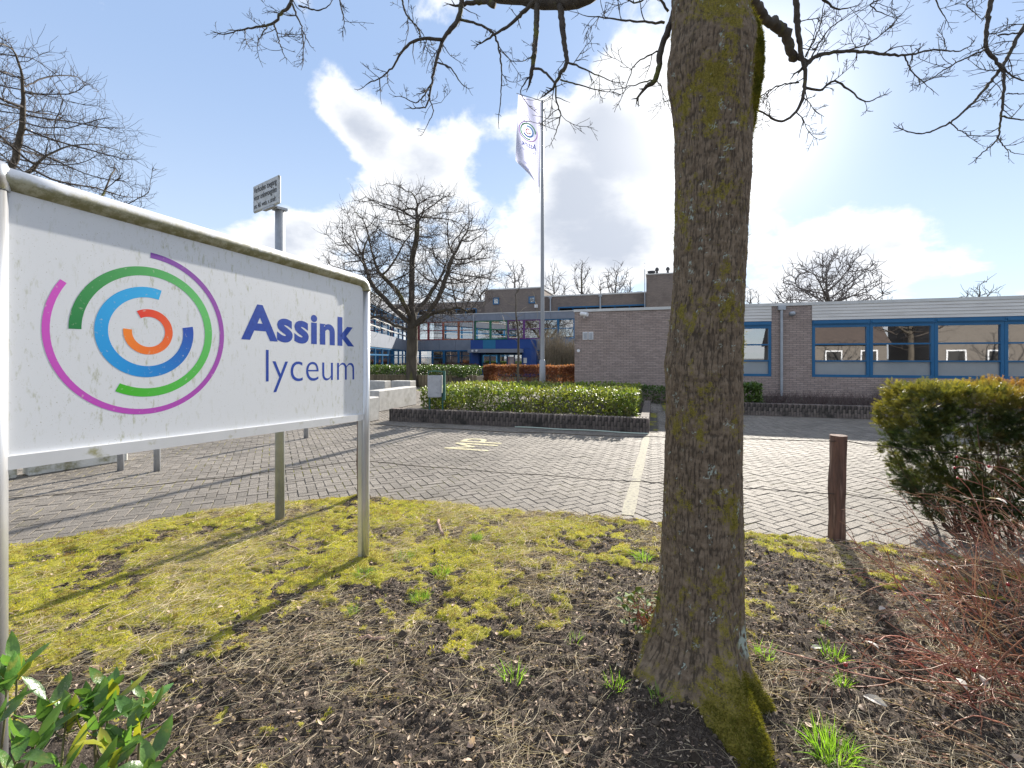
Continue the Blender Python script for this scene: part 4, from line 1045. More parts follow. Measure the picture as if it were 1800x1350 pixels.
for (a, b) in ((XW0, XW1 - .002), (XP + .002, XE)):
    nb = 5; hh = (ZT - .10 - ZH) / nb
    for k in range(nb):
        mb = MB(); z0 = ZH + hh * k
        mb.add([(a, YF - .035, z0 + .004), (b, YF - .035, z0 + .004), (b, YF - .018, z0 + hh), (a, YF - .018, z0 + hh), (a, YF + .02, z0 + .004), (b, YF + .02, z0 + .004), (b, YF + .02, z0 + hh), (a, YF + .02, z0 + hh)],
               [(0, 1, 2, 3), (4, 7, 6, 5), (0, 4, 5, 1), (1, 5, 6, 2), (2, 6, 7, 3), (3, 7, 4, 0)])
        mb.build('fascia_board', M_white, wing)
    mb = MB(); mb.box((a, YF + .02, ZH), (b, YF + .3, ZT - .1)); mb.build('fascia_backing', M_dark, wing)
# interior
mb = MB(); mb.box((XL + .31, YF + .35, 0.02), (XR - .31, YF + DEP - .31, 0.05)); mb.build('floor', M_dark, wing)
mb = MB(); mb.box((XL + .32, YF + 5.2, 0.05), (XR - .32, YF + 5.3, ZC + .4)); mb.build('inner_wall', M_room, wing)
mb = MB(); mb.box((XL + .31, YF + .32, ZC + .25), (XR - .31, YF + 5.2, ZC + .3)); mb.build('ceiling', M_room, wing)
zr_ = lambda py: (fz(1475, py) - ZS) / (ZH - ZS)
ROWS = (zr_(632), zr_(599.5))
units = [(fx(1216), fx(1285)), (fx(1285), fx(1356))] + [(fx(a), fx(b)) for a, b in ((1427.5, 1529), (1529, 1643), (1643, 1766), (1766, 1893), (1893, 2020), (2020, 2138))]
for (a, b) in units:
    w = window(wing, a + .004, b - .004, ZS, ZH - .16, YF + .03, M_blue, M_glass, fw=.085, cols=1, rows=ROWS, film=M_film, proud=.03)
    mb = MB(); mb.box((a + .004, YF - .02, ZH - .155), (b - .004, YF + .1, ZH - .004)); mb.box((a + .05, YF - .05, ZH - .12), (b - .05, YF - .02, ZH - .05)); mb.build('blind_box', M_blue, wing)
# downpipe, lamp, camera, vents
px_ = fx(1373); mb = MB(); mb.tube([(px_, YF - .07, .1), (px_, YF - .07, ZT - .22)], .045, 10); mb.box((px_ - .11, YF - .15, ZT - .24), (px_ + .11, YF - .002, ZT - .09)); mb.build('downpipe', M_zinc, wing, smooth=False)
lx_ = fx(1395); lz = fz(1395, 552); mb = MB(); mb.tube([(lx_ + .02, YF, lz), (lx_ - .03, YF - .12, lz + .02), (lx_ - .12, YF - .2, lz - .02)], [.05, .07, .085], 10); mb.build('wall_lamp', M_zinc, wing, smooth=True)
cx_ = fx(1029); cz = fz(1029, 553.5); mb = MB(); mb.tube([(cx_ - .14, YF - .2, cz + .03), (cx_ + .13, YF - .34, cz - .02)], [.075, .075], 10); mb.tube([(cx_ - .03, YF, cz - .13), (cx_ - .02, YF - .18, cz - .12), (cx_, YF - .26, cz - .03)], .028, 8); mb.build('security_camera', M_pvcw, wing, smooth=False)
for (a, b) in ((1024.5, 1033), (1034.5, 1043)):
    x0, x1 = fx(a), fx(b); z0, z1 = fz(1034, 597), fz(1034, 583.5)
    mb = MB(); mb.box((x0, YF - .03, z0), (x1, YF - .001, z1)); o = mb.build('vent', M_pvcw, wing)
    for k in range(6):
        zz = z0 + (z1 - z0) * (k + .7) / 7; mb = MB(); mb.box((x0 + .025, YF - .042, zz), (x1 - .025, YF - .0315, zz + .02)); mb.build('slat', M_greyc, o)
mb = MB(); zc_ = fz(1017, 616.5); xc_ = fx(1017); mb.tube([(xc_, YF - .001, zc_), (xc_, YF - .05, zc_)], .06, 14); mb.build('round_cover', M_pvcw, wing)

# --- two-storey main building behind
YM = 38.0
mx = lambda px, Y=YM: float(onY(px, 600, Y)[0]); mz = lambda px, py, Y=YM: float(onY(px, py, Y)[2])
main = thing('main_building', (mx(880), YM, 0), 'two-storey school block with blue entrance and coloured window frames', 'building')
z_ground, z_w1, z_w2 = 0.0, mz(880, 643), mz(880, 615.5)
zg0, zg1 = mz(880, 615), mz(880, 596.5); zu1 = mz(880, 563); zf1 = mz(880, 551)
X0, X1 = mx(716), mx(1030)
def slab(name, M, x0, x1, y0, y1, z0, z1, parent=main):
    mb = MB(); mb.box((x0, y0, z0), (x1, y1, z1)); return mb.build(name, M, parent)
slab('plinth', M_brickM, X0, mx(828), YM, YM + .3, 0, z_w1)
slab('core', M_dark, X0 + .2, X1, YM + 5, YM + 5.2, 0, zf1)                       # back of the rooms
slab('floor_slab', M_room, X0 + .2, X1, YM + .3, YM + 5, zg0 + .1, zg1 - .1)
for a, b in zip(np.linspace(716, 829, 5)[:-1], np.linspace(716, 829, 5)[1:]): slab('cladding_panel', M_greyc, mx(a) + .008, mx(b) - .008, YM - .03, YM + .3, zg0, zg1)
for a, b in ((934.5, 962), (962, 988), (988, 1030)): slab('cladding_panel', M_greyc, mx(a) + .008, mx(b) - .008, YM - .03, YM + .3, zg0, zg1)
for a, b in ((716, 770), (770, 833), (833, 878), (878, 922), (922, 968), (968, 1030)): slab('fascia_panel', M_greyc, mx(a) + .008, mx(b) - .008, YM - .06, YM + .3, zu1 + .002, zf1)
slab('roof_edge', M_trim, X0 - 12, X1, YM - .09, YM + .35, zf1, zf1 + .07)
slab('roof', M_roof, X0, X1, YM + .36, YM + 9, zf1 - .2, zf1 - .02)
for i, (a, b, M) in enumerate(((720, 736, M_red), (736, 753, M_red), (753, 779, M_red), (779, 806, M_orange), (806, 832.5, M_orange), (834.5, 862, M_green), (862, 892, M_green), (892, 921, M_purple), (921, 950, M_purple), (950, 981, M_blue), (981, 1010, M_blue))):
    window(main, mx(a) + .004, mx(b) - .004, zg1 + .004, zu1, YM, M, M_glass2, fw=.09, cols=1, rows=(.52,), div_w=.07)
for a, b in ((716, 738), (738, 760), (760, 780), (780, 806), (806, 827)):
    window(main, mx(a) + .004, mx(b) - .004, z_w1 + .004, zg0 - .004, YM, M_blue, M_glass, fw=.09, cols=1, rows=(.5,) if a < 770 else (), div_w=.07)
for a, b in ((936, 962), (962, 985), (985, 1012)):
    window(main, mx(a) + .004, mx(b) - .004, .1, zg0 - .004, YM, M_blue, M_glass, fw=.09, cols=1, rows=(.55,), div_w=.07)
mb = MB(); mb.tube([(mx(833.5), YM - .12, zg1 - .3), (mx(833.5), YM - .12, zf1 - .1)], .05, 8); mb.build('downpipe', M_zinc, main)
# furniture glimpsed inside
M_paper = mat('white_paper', (0.75, 0.76, 0.78), rough=.7)
for a, b, y0, y1, M in ((748, 757, 634, 641, M_paper), (762, 766, 622, 628, M_paper), (785, 793, 628, 641, M_pvcw), (795, 800, 630, 636, M_paper), (808, 820, 626, 641, M_room), (821, 826, 622, 642, M_pvcw)):
    slab('display_board', M, mx(a), mx(b), YM + 1.6, YM + 1.7, mz(800, y1), mz(800, y0))
# upper brick storey, tower and chimney block
YU = 40.0
ux = lambda px: mx(px, YU); uz = lambda px, py: mz(px, py, YU)
slab('upper_wall', M_brickM, ux(600), ux(852), YU, YU + .3, zf1 - .2, uz(750, 534)); slab('upper_roof_edge', M_trim, ux(600), ux(852), YU - .05, YU + .35, uz(750, 534), uz(750, 533) + .05)
window(main, ux(735), ux(838), zf1 + .08, uz(800, 543), YU - .03, M_blue, M_glass2, fw=.1, cols=6, div_w=.07)
YT = 39.3
tx_ = lambda px: mx(px, YT); tz_ = lambda px, py: mz(px, py, YT)
mb = MB(); mb.box((tx_(852), YT, zf1 - .3), (tx_(952), YT + 7, tz_(900, 508.5))); mb.build('tower', M_brickM, main)
slab('tower_edge', M_trim, tx_(852) - .04, tx_(952) + .04, YT - .04, YT + 7.04, tz_(900, 508.5), tz_(900, 507) + .03)
for a, b, y0, y1 in ((867, 877.5, 535.5, 523.5), (929.5, 940.5, 533.5, 521.5)): window(main, tx_(a), tx_(b), tz_(a, y0), tz_(a, y1), YT - .06, M_blue, M_glass2, fw=.09)
slab('alarm_box', M_pvcw, tx_(940), tx_(945.5), YT - .12, YT - .003, tz_(943, 541), tz_(943, 535.5))
slab('upper_wall', M_brickM, ux(950), ux(1136), YU, YU + .3, zf1 - .2, uz(1050, 518.5)); slab('upper_roof_edge', M_trim, ux(952), ux(1136), YU - .05, YU + .35, uz(1050, 518.5), uz(1050, 517) + .04)
window(main, ux(981), ux(1135), zf1 + .1, uz(1060, 537), YU - .03, M_blue, M_glass2, fw=.12, cols=6, div_w=.07)
for a in (968, 1055.5):
    mb = MB(); mb.tube([(ux(a), YU - .12, zf1), (ux(a), YU - .12, uz(1050, 522))], .07, 8); mb.box((ux(a) - .14, YU - .22, uz(1050, 522)), (ux(a) + .14, YU - .051, uz(1050, 519.5))); mb.build('downpipe', M_zinc, main)
YC = 39.0; cxp = lambda px: mx(px, YC); czp = lambda px, py: mz(px, py, YC)
slab('chimney_block', M_brickM, cxp(1136), cxp(1262), YC, YC + 6, zf1 - .6, czp(1160, 482)); slab('chimney_block_edge', M_trim, cxp(1136) - .03, cxp(1262) + .03, YC - .04, YC + 6.04, czp(1160, 482), czp(1160, 481) + .03)
for px, y1, r1, cap_ in ((1145, 473, .22, .34), (1155, 466, .09, .16), (1174.5, 465, .09, .16)):
    zb_ = czp(1160, 481) + .04; zt_ = czp(px, y1); x_ = cxp(px)
    mb = MB(); mb.tube([(x_, YC + 1, zb_), (x_, YC + 1, zb_ + (zt_ - zb_) * .55), (x_, YC + 1, zb_ + (zt_ - zb_) * .6), (x_, YC + 1, zb_ + (zt_ - zb_) * .85), (x_, YC + 1, zt_)], [r1, r1, cap_, cap_ * .9, .04 if r1 < .2 else cap_], 10); mb.build('flue', M_roof, main, smooth=False)
mb = MB(); xl = cxp(1133.5)
for d in (0, .35): mb.tube([(xl + d * .0, YC - .1 - d, zf1 + .2), (xl, YC - .1 - d, czp(1133, 475))], .03, 6)
for k in range(12): mb.tube([(xl, YC - .1, zf1 + .5 + k * .3), (xl, YC - .45, zf1 + .5 + k * .3)], .02, 5)
mb.build('roof_ladder', M_zinc, main)
slab('roof_unit', M_zinc, mx(1119, YU + 2), mx(1129, YU + 2), YU + 2, YU + 2.8, uz(1060, 520), uz(1124, 506.5))
# blue entrance portal
YP = 36.2
ex = lambda px: mx(px, YP); ez = lambda py: mz(880, py, YP)
for a, b, M in ((827, 849, M_blued), (849, 871, M_teal), (871, 934, M_blued)): slab('portal_panel', M, ex(a) + .004, ex(b) - .004, YP, YM - .04, ez(613), ez(597))
slab('portal_jamb', M_blued, ex(827), ex(841), YP + .02, YM - .04, 0, ez(613) - .004); slab('portal_jamb', M_blued, ex(918), ex(934), YP + .02, YM - .04, 0, ez(613) - .004)
slab('canopy', M_greyc, ex(829), ex(920), YP - .9, YP + .015, ez(620), ez(613.5))
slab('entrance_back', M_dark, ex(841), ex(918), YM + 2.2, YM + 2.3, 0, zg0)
dr = window(main, ex(842.5), ex(873), .03, ez(622), YP + .5, M_blue, M_glass, fw=.10, cols=2, div_w=.1); dr.name = 'door'
window(main, ex(873.5), ex(916), .03, ez(622), YP + .5, M_blue, M_glass, fw=.10, cols=3, div_w=.1)
slab('poster', mat('pink_poster', (0.62, 0.12, 0.16), (0.65, 0.62, 0.66), scale=1.2, rough=.5), ex(890), ex(901), YP + .44, YP + .47, ez(641), ez(627))
slab('door_notice', M_paper, ex(920.5), ex(926), YP - .03, YP + .015, ez(638), ez(629))
slab('door_notice', M_paper, ex(921), ex(925), YP - .03, YP + .015, ez(643), ez(640))
mb = MB(); mb.tube([(ex(916), YP - .8, 0), (ex(916), YP - .8, ez(620))], .04, 8); mb.build('canopy_post', M_zinc, main)
mb = MB(); mb.tube([(ex(838), YP - .92, ez(617)), (ex(838), YP - 1.0, ez(617))], .09, 10); mb.tube([(ex(845), YP - .92, ez(616.6)), (ex(845), YP - 1.0, ez(616.6))], .09, 10); mb.build('canopy_lights', M_pvcw, main)
# angled wing left of the tree
WA = np.array([X0, YM]); wb_ = at(655, 600, 28.0)[:2]; WB = wb_; wd = unit(WB - WA); wn_ = np.array([-wd[1], wd[0]])
if wn_ @ (-WA) < 0: wn_ = -wn_
side = thing('side_wing', (*((WA + WB) / 2), 0), 'angled grey and blue side wing of the school seen behind the round tree', 'building')
wl = np.linalg.norm(WB - WA) + 1.5
def wbox(name, M, a, b, o0, o1, z0, z1):
    mb = MB(); c = WA + wd * (a + b) / 2 + wn_ * (o0 + o1) / 2
    mb.obox((*c, (z0 + z1) / 2), (*(wd * abs(b - a) / 2), 0), (*(wn_ * abs(o1 - o0) / 2), 0), (0, 0, abs(z1 - z0) / 2)); return mb.build(name, M, side)
wbox('plinth', M_brickM, 0.1, wl, -.3, 0, 0, z_w1); wbox('cladding', M_greyc, 0.1, wl, -.3, .03, zg0, zg1); wbox('fascia', M_greyc, .1, wl, -.3, .06, zu1, zf1)
wbox('upper_wall', M_brickM, .1, wl, -3.2, -3, zf1 - .1, zf1 + 1.6); wbox('room_back', M_dark, .1, wl, -4.2, -4, 0, zf1); wbox('roof_edge', M_trim, .1, wl, -.3, .1, zf1, zf1 + .07)
for k in range(7):
    a = .15 + k * (wl - .3) / 7; b = a + (wl - .3) / 7 - .05
    for (z0, z1) in ((z_w1, zg0), (zg1, zu1)):
        wbox('window_frame', M_blue, a, a + .12, -.1, .0, z0, z1); wbox('window_frame', M_blue, a, b, -.09, -.005, z0 + (z1 - z0) * .62, z0 + (z1 - z0) * .62 + .09); wbox('window_frame', M_blue, a, b, -.09, -.005, z1 - .09, z1)
        p0 = WA + wd * a - wn_ * .06; p1 = WA + wd * b - wn_ * .06
        obj('pane', [(*p0, z0), (*p1, z0), (*p1, z1), (*p0, z1)], np.array([(0, 1, 2, 3)]), M_glass2, side)
    for zz in (zg1 + .35, zg1 + .8): wbox('balcony_rail', M_trim, a, b, .02, .07, zz, zz + .06)

# --- two houses across the road behind the viewer; the photograph shows them mirrored in the classroom windows
M_hb = brick_mat('yellow_house_brick', (0.155, 0.135, 0.118), (0.125, 0.11, 0.098), (0.2, 0.185, 0.165), stain_amt=.1)
M_tile = mat('brown_roof_tile', (0.09, 0.068, 0.058), (0.07, 0.054, 0.048), scale=3, rough=.8)
def house(x0, x1, yf, yb, he, hr, label):
    h = thing('brick_house', ((x0 + x1) / 2, (yf + yb) / 2, 0), label, 'house', 'houses mirrored in the windows')
    mb = MB(); mb.box((x0, yb, 0), (x1, yf, he)); mb.build('wall', M_hb, h)
    ym = (yf + yb) / 2; mb = MB()
    mb.add([(x0 - .3, yf + .4, he - .1), (x1 + .3, yf + .4, he - .1), (x1 + .3, ym, hr), (x0 - .3, ym, hr), (x0 - .3, yb - .4, he - .1), (x1 + .3, yb - .4, he - .1)], [(0, 1, 2, 3), (3, 2, 5, 4)], [(0, 3, 4), (1, 5, 2)]); rf = mb.build('roof', M_tile, h)
    mb = MB(); mb.box((x0 + 1.2, ym - .3, hr - .4), (x0 + 1.9, ym + .3, hr + .8)); mb.build('chimney', M_hb, rf)
    n = max(2, int((x1 - x0) / 3))
    for k in range(n):
        a = x0 + (x1 - x0) * (k + .25) / n; b = x0 + (x1 - x0) * (k + .75) / n
        mb = MB(); mb.box((a, yf + .002, .9), (b, yf + .06, 2.3)); w = mb.build('window', M_pvcw, h)
        mb = MB(); mb.box((a + .12, yf + .061, 1.02), (b - .12, yf + .075, 2.18)); mb.build('pane', M_dark, w)
    return h
house(13.0, 22.0, -19.0, -28.0, 3.0, 7.2, 'yellow brick house with brown roof mirrored in the left classroom windows')
house(25.0, 37.0, -17.0, -26.0, 5.4, 8.8, 'taller yellow brick house mirrored in the right classroom windows')

# ------------------------------------------------------------------ brick planters, benches, bin, hose
M_pbrick = mat('dark_planter_brick', (0.19, 0.155, 0.135), (0.11, 0.09, 0.085), scale=14, rough=0.85, bump=0.5, bscale=70, objrand=0.3, c3=(0.045, 0.04, 0.036), s3=2.2, t3=(0.45, 0.65))
M_mortar = mat('black_joint', (0.03, 0.028, 0.026), (0.045, 0.04, 0.036), scale=20, rough=0.95)
M_bedsoil = mat('bed_soil', (0.10, 0.085, 0.07), (0.06, 0.05, 0.04), scale=12, rough=0.95, bump=0.5)
PC_ = gnd(1141, 762); PL2 = gnd(655, 738)
PYF = PC_[1]; PXR = PC_[0]; PXL = -6.35; PWH = H + (YH - 735) / F * depth(PC_)
planter = thing('brick_planter', ((PXL + PXR) / 2, PYF, 0), 'low dark brick planter wall round the middle flower bed', 'planter')
PYB = PYF + 4.1
mb = MB(); mb.box((PXL, PYF + .012, 0), (PXR - .012, PYF + .18, PWH - .022)); mb.box((PXR - .19, PYF + .19, 0), (PXR - .012, PYB, PWH - .012)); mb.build('wall_core', M_mortar, planter)
mb = MB(); mb.box((PXL, PYF + .19, 0.0), (PXR - .19, PYB, PWH - .07)); mb.build('bed', M_bedsoil, planter)
def brick_mesh(w, d, h, b=.004):
    V, Q_, T_ = rounded_box((-w / 2, -d / 2, 0), (w / 2, d / 2, h), b); me = mk_mesh('brick', V, [Q_, T_]); me.materials.append(M_pbrick); return me
pit = 0.066
bm_tall = brick_mesh(.052, .19, .195); bm_short = brick_mesh(.052, .19, .095)
rb_ = np.random.default_rng(12)
def brick_at(me, parent, x, y, z, rz=0):
    o = bpy.data.objects.new('brick', me); C.objects.link(o); o.parent = parent
    b = LOC[parent.name]; o.location = (x - b[0], y - b[1] + rb_.normal(0, .0025), z - b[2]); o.rotation_euler = (rb_.normal(0, .004), rb_.normal(0, .006), rz + rb_.normal(0, .006))
nbk = int((PXR - PXL) / pit)
# upper soldier course alternating long and short stones, a lower course of short ones
lowV = MB()
for k in range(nbk):
    x = PXR - pit * (k + .5)
    if k % 2 == 0: brick_at(bm_tall, planter, x, PYF + .095, PWH - .2005)
    else: brick_at(bm_short, planter, x, PYF + .095, PWH - .1005)
nlow = 0
bV, bQ, bT = rounded_box((-.029, -.05, 0), (.029, .05, .10), .004)
bV2, bQ2, bT2 = rounded_box((-.029, -.05, 0), (.029, .05, .20), .004)
for k in range(nbk):
    x = PXR - pit * (k + .5)
    if k % 2 == 0: lowV.add(bV * np.array([1, 1, max(.2, (PWH - .21) / .10)]) + np.array([x, PYF + .05 + rb_.normal(0, .002), 0.0]), bQ, bT)
    else: lowV.add(bV2 * np.array([1, 1, (PWH - .11) / .20]) + np.array([x, PYF + .05 + rb_.normal(0, .002), 0.0]), bQ, bT)
lowV.build('lower_bricks', M_pbrick, planter, kind='stuff')
# cap course seen from above along the end wall, and its own soldiers
bm_cap = brick_mesh(.175, .058, .05)
for k in range(int((PYB - PYF - .2) / pit)): brick_at(bm_cap, planter, PXR - .09, PYF + .17 + pit * (k + .5), PWH - .05)
sideV = MB()
for k in range(int((PYB - PYF) / pit)): sideV.add((bV2 * np.array([1, .4, 1.4]))[:, [1, 0, 2]] + np.array([PXR - .02, PYF + pit * (k + .5), 0.0]), bQ[:, ::-1], bT[:, ::-1])
sideV.build('end_bricks', M_pbrick, planter, kind='stuff')
# second planter wall in front of the classroom wing
Q0 = gnd(1140, 726); QY = 13.95; QX0 = 0.55; QX1 = 10.5; QH = 0.34
bed2 = thing('brick_planter', ((QX0 + QX1) / 2, QY, 0), 'long dark brick planter wall running under the classroom windows', 'planter')
mb = MB(); mb.box((QX0, QY + .012, 0), (QX1, QY + .18, QH - .022)); mb.box((QX0 + .012, QY + .19, 0), (QX0 + .19, YF - .01, QH - .012)); mb.build('wall_core', M_mortar, bed2)
mb = MB(); mb.box((QX0 + .19, QY + .19, 0), (QX1, YF - .005, QH - .06)); mb.build('bed', M_bedsoil, bed2)
mbx = MB()
for k in range(int((QX1 - QX0) / pit)):
    x = QX0 + pit * (k + .5)
    if k % 2 == 0: brick_at(bm_tall, bed2, x, QY + .095, QH - .2005)
    else: brick_at(bm_short, bed2, x, QY + .095, QH - .1005)
    h2 = QH - (.21 if k % 2 == 0 else .11); mbx.add(bV * np.array([1, 1, h2 / .10]) + np.array([x, QY + .05, 0.0]), bQ, bT)
mbx.build('lower_bricks', M_pbrick, bed2, kind='stuff')
# garden hose
M_hose = mat('pale_green_hose', (0.50, 0.58, 0.50), (0.42, 0.50, 0.43), scale=5, rough=.5)
hp = [gnd(px, py) for px, py in ((905, 752), (950, 754), (1000, 756.5), (1050, 759), (1100, 762), (1140, 764.5))]
hp = np.array(hp); hp[:, 2] = .022; tt = np.linspace(0, 1, 30); hp = np.stack([np.interp(tt, np.linspace(0, 1, len(hp)), hp[:, k]) for k in range(3)], 1); hp[:, 1] += .03 * np.sin(tt * 14)
V, Q_, T_ = tube_np(hp, .012, 8); o = obj('garden_hose', V, [Q_, T_], M_hose, smooth=True); tag(o, 'thin pale green hose lying along the foot of the brick planter', 'hose')
# concrete bench blocks
def block(name, px0, px1, pyb, h, d, label, z0=0.0, rot=0.0):
    A = gnd(px0, pyb, z0); B = gnd(px1, pyb, z0); w = abs(B[0] - A[0]); c = (A + B) / 2
    V, Q_, T_ = rounded_box((-w / 2, 0, 0), (w / 2, d, h), .02); ca, sa_ = math.cos(rot), math.sin(rot)
    V = V @ np.array([[ca, sa_, 0], [-sa_, ca, 0], [0, 0, 1]]) + np.array([c[0], c[1], z0])
    o = obj(name, V, [Q_, T_], M_conc); tag(o, label, 'bench', 'concrete seat blocks'); return o
block('concrete_bench', 684, 724, 687, .47, .55, 'pale concrete seat block before the laurel bed, right one of two')
block('concrete_bench', 632, 680, 687, .47, .55, 'pale concrete seat block before the laurel bed, partly behind the signboard post')
A = gnd(660, 716, .02); 
for (dx, wdt, dpt, y_, lab) in ((0, .62, .5, 11.2, 'nearest pale concrete block at the left end of the brick planter'), (.72, .42, 2.2, 11.5, 'long pale concrete seat slab running back along the planter')):
    V, Q_, T_ = rounded_box((-wdt / 2, 0, 0), (wdt / 2, dpt, .62), .02); x_ = gnd(668, 716)[0] + dx - .22
    o = obj('concrete_bench', V + np.array([x_, y_, 0.0]), [Q_, T_], M_conc); tag(o, lab, 'bench', 'concrete seat blocks')
nb_ = gnd(648, 742); V, Q_, T_ = rounded_box((-.30, -.02, 0), (.04, .40, .60), .02)
o = obj('concrete_bench', V + np.array([nb_[0], nb_[1], 0.0]), [Q_, T_], M_conc); tag(o, 'upright pale concrete end stone just right of the signboard post', 'bench', 'concrete seat blocks')
# litter bin
M_bin = mat('worn_grey_bin', (0.42, 0.43, 0.45), (0.33, 0.34, 0.37), scale=6, rough=.6, c3=(0.24, 0.24, 0.25), s3=9); M_bing = mat('dark_green_bin_frame', (0.02, 0.09, 0.075), (0.03, 0.11, 0.09), scale=4, rough=.5)
bp = onY(768, 716, PYF + .10); zb = float(bp[2]); BZ = depth(bp); k_ = BZ / F
litter = thing('litter_bin', bp, 'grey litter bin on a dark green bracket standing in the planter bed', 'bin')
w = 24 * k_ / 2; zt = H + (YH - 660) * k_; zl = H + (YH - 698) * k_; c = bp + np.array([-.05, 0, 0])
rt3 = np.array([RT[0], RT[1], 0]); fw3 = np.array([FW[0], FW[1], 0])
mb = MB()
ring_ = []
for zz, s_ in ((zl, .93), (zl + .02, 1), (zt - .01, 1.03), (zt, 1.0)):
    for a in np.linspace(0, 2 * math.pi, 20, endpoint=False):
        ca, sa_ = math.cos(a), math.sin(a); ex_ = abs(ca) ** .35 * np.sign(ca) * w * s_; ey_ = abs(sa_) ** .35 * np.sign(sa_) * w * .8 * s_
        ring_.append(c + rt3 * ex_ + fw3 * ey_ + np.array([0, 0, zz - c[2]]))
q = [(r_ * 20 + k, r_ * 20 + (k + 1) % 20, (r_ + 1) * 20 + (k + 1) % 20, (r_ + 1) * 20 + k) for r_ in range(3) for k in range(20)]
mb.add(ring_, q); n_ = len(ring_); mb.add([c + np.array([0, 0, zl - c[2]])] + ring_[:20], None, [(0, 1 + (k + 1) % 20, 1 + k) for k in range(20)])
mb.add([c + np.array([0, 0, zt - .06 - c[2]])] + ring_[40:60], None, [(0, 1 + k, 1 + (k + 1) % 20) for k in range(20)]); mb.build('bucket', M_bin, litter, smooth=False)
mb = MB(); xr = c + rt3 * (w + .06)
mb.obox([xr[0], xr[1], (zt + zl) / 2 + .02], rt3 * .026, fw3 * .05, np.array([0, 0, (zt - zl) / 2 + .09])); mb.build('bracket', M_bing, litter)
mb = MB(); mb.tube([xr + np.array([0, 0, zt + .09 - xr[2]]), c + rt3 * .0 + np.array([0, 0, zt + .11 - c[2]]), c - rt3 * w * .9 + np.array([0, 0, zt + .10 - c[2]]), c - rt3 * w + np.array([0, 0, zt + .02 - c[2]])], .013, 8); mb.build('hood_bar', M_bing, litter)
for s_ in (-.8, 1.1):
    mb = MB(); p_ = c + rt3 * w * s_; mb.tube([(p_[0], p_[1], .2), (p_[0], p_[1], zl + .1)], .02, 8); mb.build('leg', M_bing, litter)
# timber palisade round the far bed
M_pal = mat('mossy_timber', (0.20, 0.16, 0.10), (0.13, 0.105, 0.07), scale=5, rough=.85, stretch=(1, 1, .2), objrand=.25, c3=(0.16, 0.15, 0.04), s3=4)
pal = thing('timber_planter', (*gnd(740, 684)[:2], 0), 'far raised bed edged with upright mossy timber planks', 'planter')
plm = mk_mesh('plank', *(lambda r_: (r_[0], [r_[1], r_[2]]))(rounded_box((-.09, -.05, 0), (.09, .05, .62), .012))); plm.materials.append(M_pal)
PY2 = 22.4
for k in range(44):
    x_ = onY(640, 600, PY2)[0] + .19 * k; y_ = PY2
    if k > 24: y_ = PY2 + (k - 24) ** 1.5 * .03
    o = bpy.data.objects.new('plank', plm); C.objects.link(o); o.parent = pal; o.location = (x_ - pal.location[0], y_ - pal.location[1], rb_.normal(0, .01)); o.rotation_euler = (0, 0, rb_.normal(0, .03))
    if x_ > onY(821, 600, PY2)[0]: break
mb = MB(); mb.box((onY(630, 600, PY2)[0], PY2 + .25, 0), (onY(815, 600, PY2)[0], PY2 + 3.2, .5)); mb.build('bed', M_bedsoil, pal)

# ------------------------------------------------------------------ hedges and beds
def leaf_cloud(n, r, lo, hi, ln, wr, top=.55, upbias=.5, surf=True):
    lo = np.array(lo); hi = np.array(hi); P = lo + (hi - lo) * r.random((n, 3))
    if surf:      # push most leaves towards the outer skin
        f = r.integers(0, 4, n); k = r.random(n) ** 2 * .25
        P[:, 2] = np.where(f < 2, hi[2] - (hi[2] - lo[2]) * k * 1.6, P[:, 2]); P[:, 1] = np.where(f == 2, lo[1] + (hi[1] - lo[1]) * k, P[:, 1])
        P[:, 0] = np.where(f == 3, np.where(r.random(n) < .5, lo[0] + (hi[0] - lo[0]) * k * .5, hi[0] - (hi[0] - lo[0]) * k * .5), P[:, 0])
    P[:, 2] += .10 * (hi[2] - lo[2]) * (fbm(P[:, 0] * 2.5, P[:, 1] * 2.5, 0, 3, 3) - .5) * 2
    D = unit(np.stack([r.normal(0, .7, n), r.normal(0, .7, n), r.normal(upbias, .5, n)], 1)); Up = unit(np.stack([r.normal(0, .5, n), r.normal(0, .5, n), np.ones(n)], 1) + .01)
    L_ = ln * r.uniform(.6, 1.25, n)
    return leaf_shapes(P, D, Up, L_, L_ * wr * r.uniform(.8, 1.2, n), r.normal(.15, .2, n), r)
def stems(n, r, lo, hi, rad, spread=.25):
    ch = []
    for _ in range(n):
        b = np.array([r.uniform(lo[0], hi[0]), r.uniform(lo[1], hi[1]), lo[2] - .1]); h = (hi[2] - lo[2]) * r.uniform(.6, 1.0); d = np.array([r.normal(0, spread), r.normal(0, spread), 1.0]); q = [b]
        for k in range(4): d = unit(d + r.normal(0, .12, 3)); q.append(q[-1] + d * h / 4)
        ch.append((np.array(q), np.linspace(rad, rad * .4, 5)))
    return ch
M_laurel = mat('glossy_laurel_leaf', (0.055, 0.11, 0.025), (0.10, 0.155, 0.03), scale=2, rough=.38, spec=.5, island=.4, trans=.22)
M_laurel_y = mat('yellowish_laurel_leaf', (0.12, 0.18, 0.03), (0.19, 0.21, 0.045), scale=1.4, rough=.45, spec=.45, island=.5, trans=.35, c3=(.30, .26, .12), s3=1.1, t3=(.58, .7))
M_beech = mat('copper_beech_leaf', (0.36, 0.17, 0.105), (0.23, 0.105, 0.065), scale=2, rough=.6, island=.45, trans=.42, spec=.3)
M_stem = mat('brown_stem', (0.12, 0.09, 0.065), (0.08, 0.06, 0.045), scale=8, rough=.85)
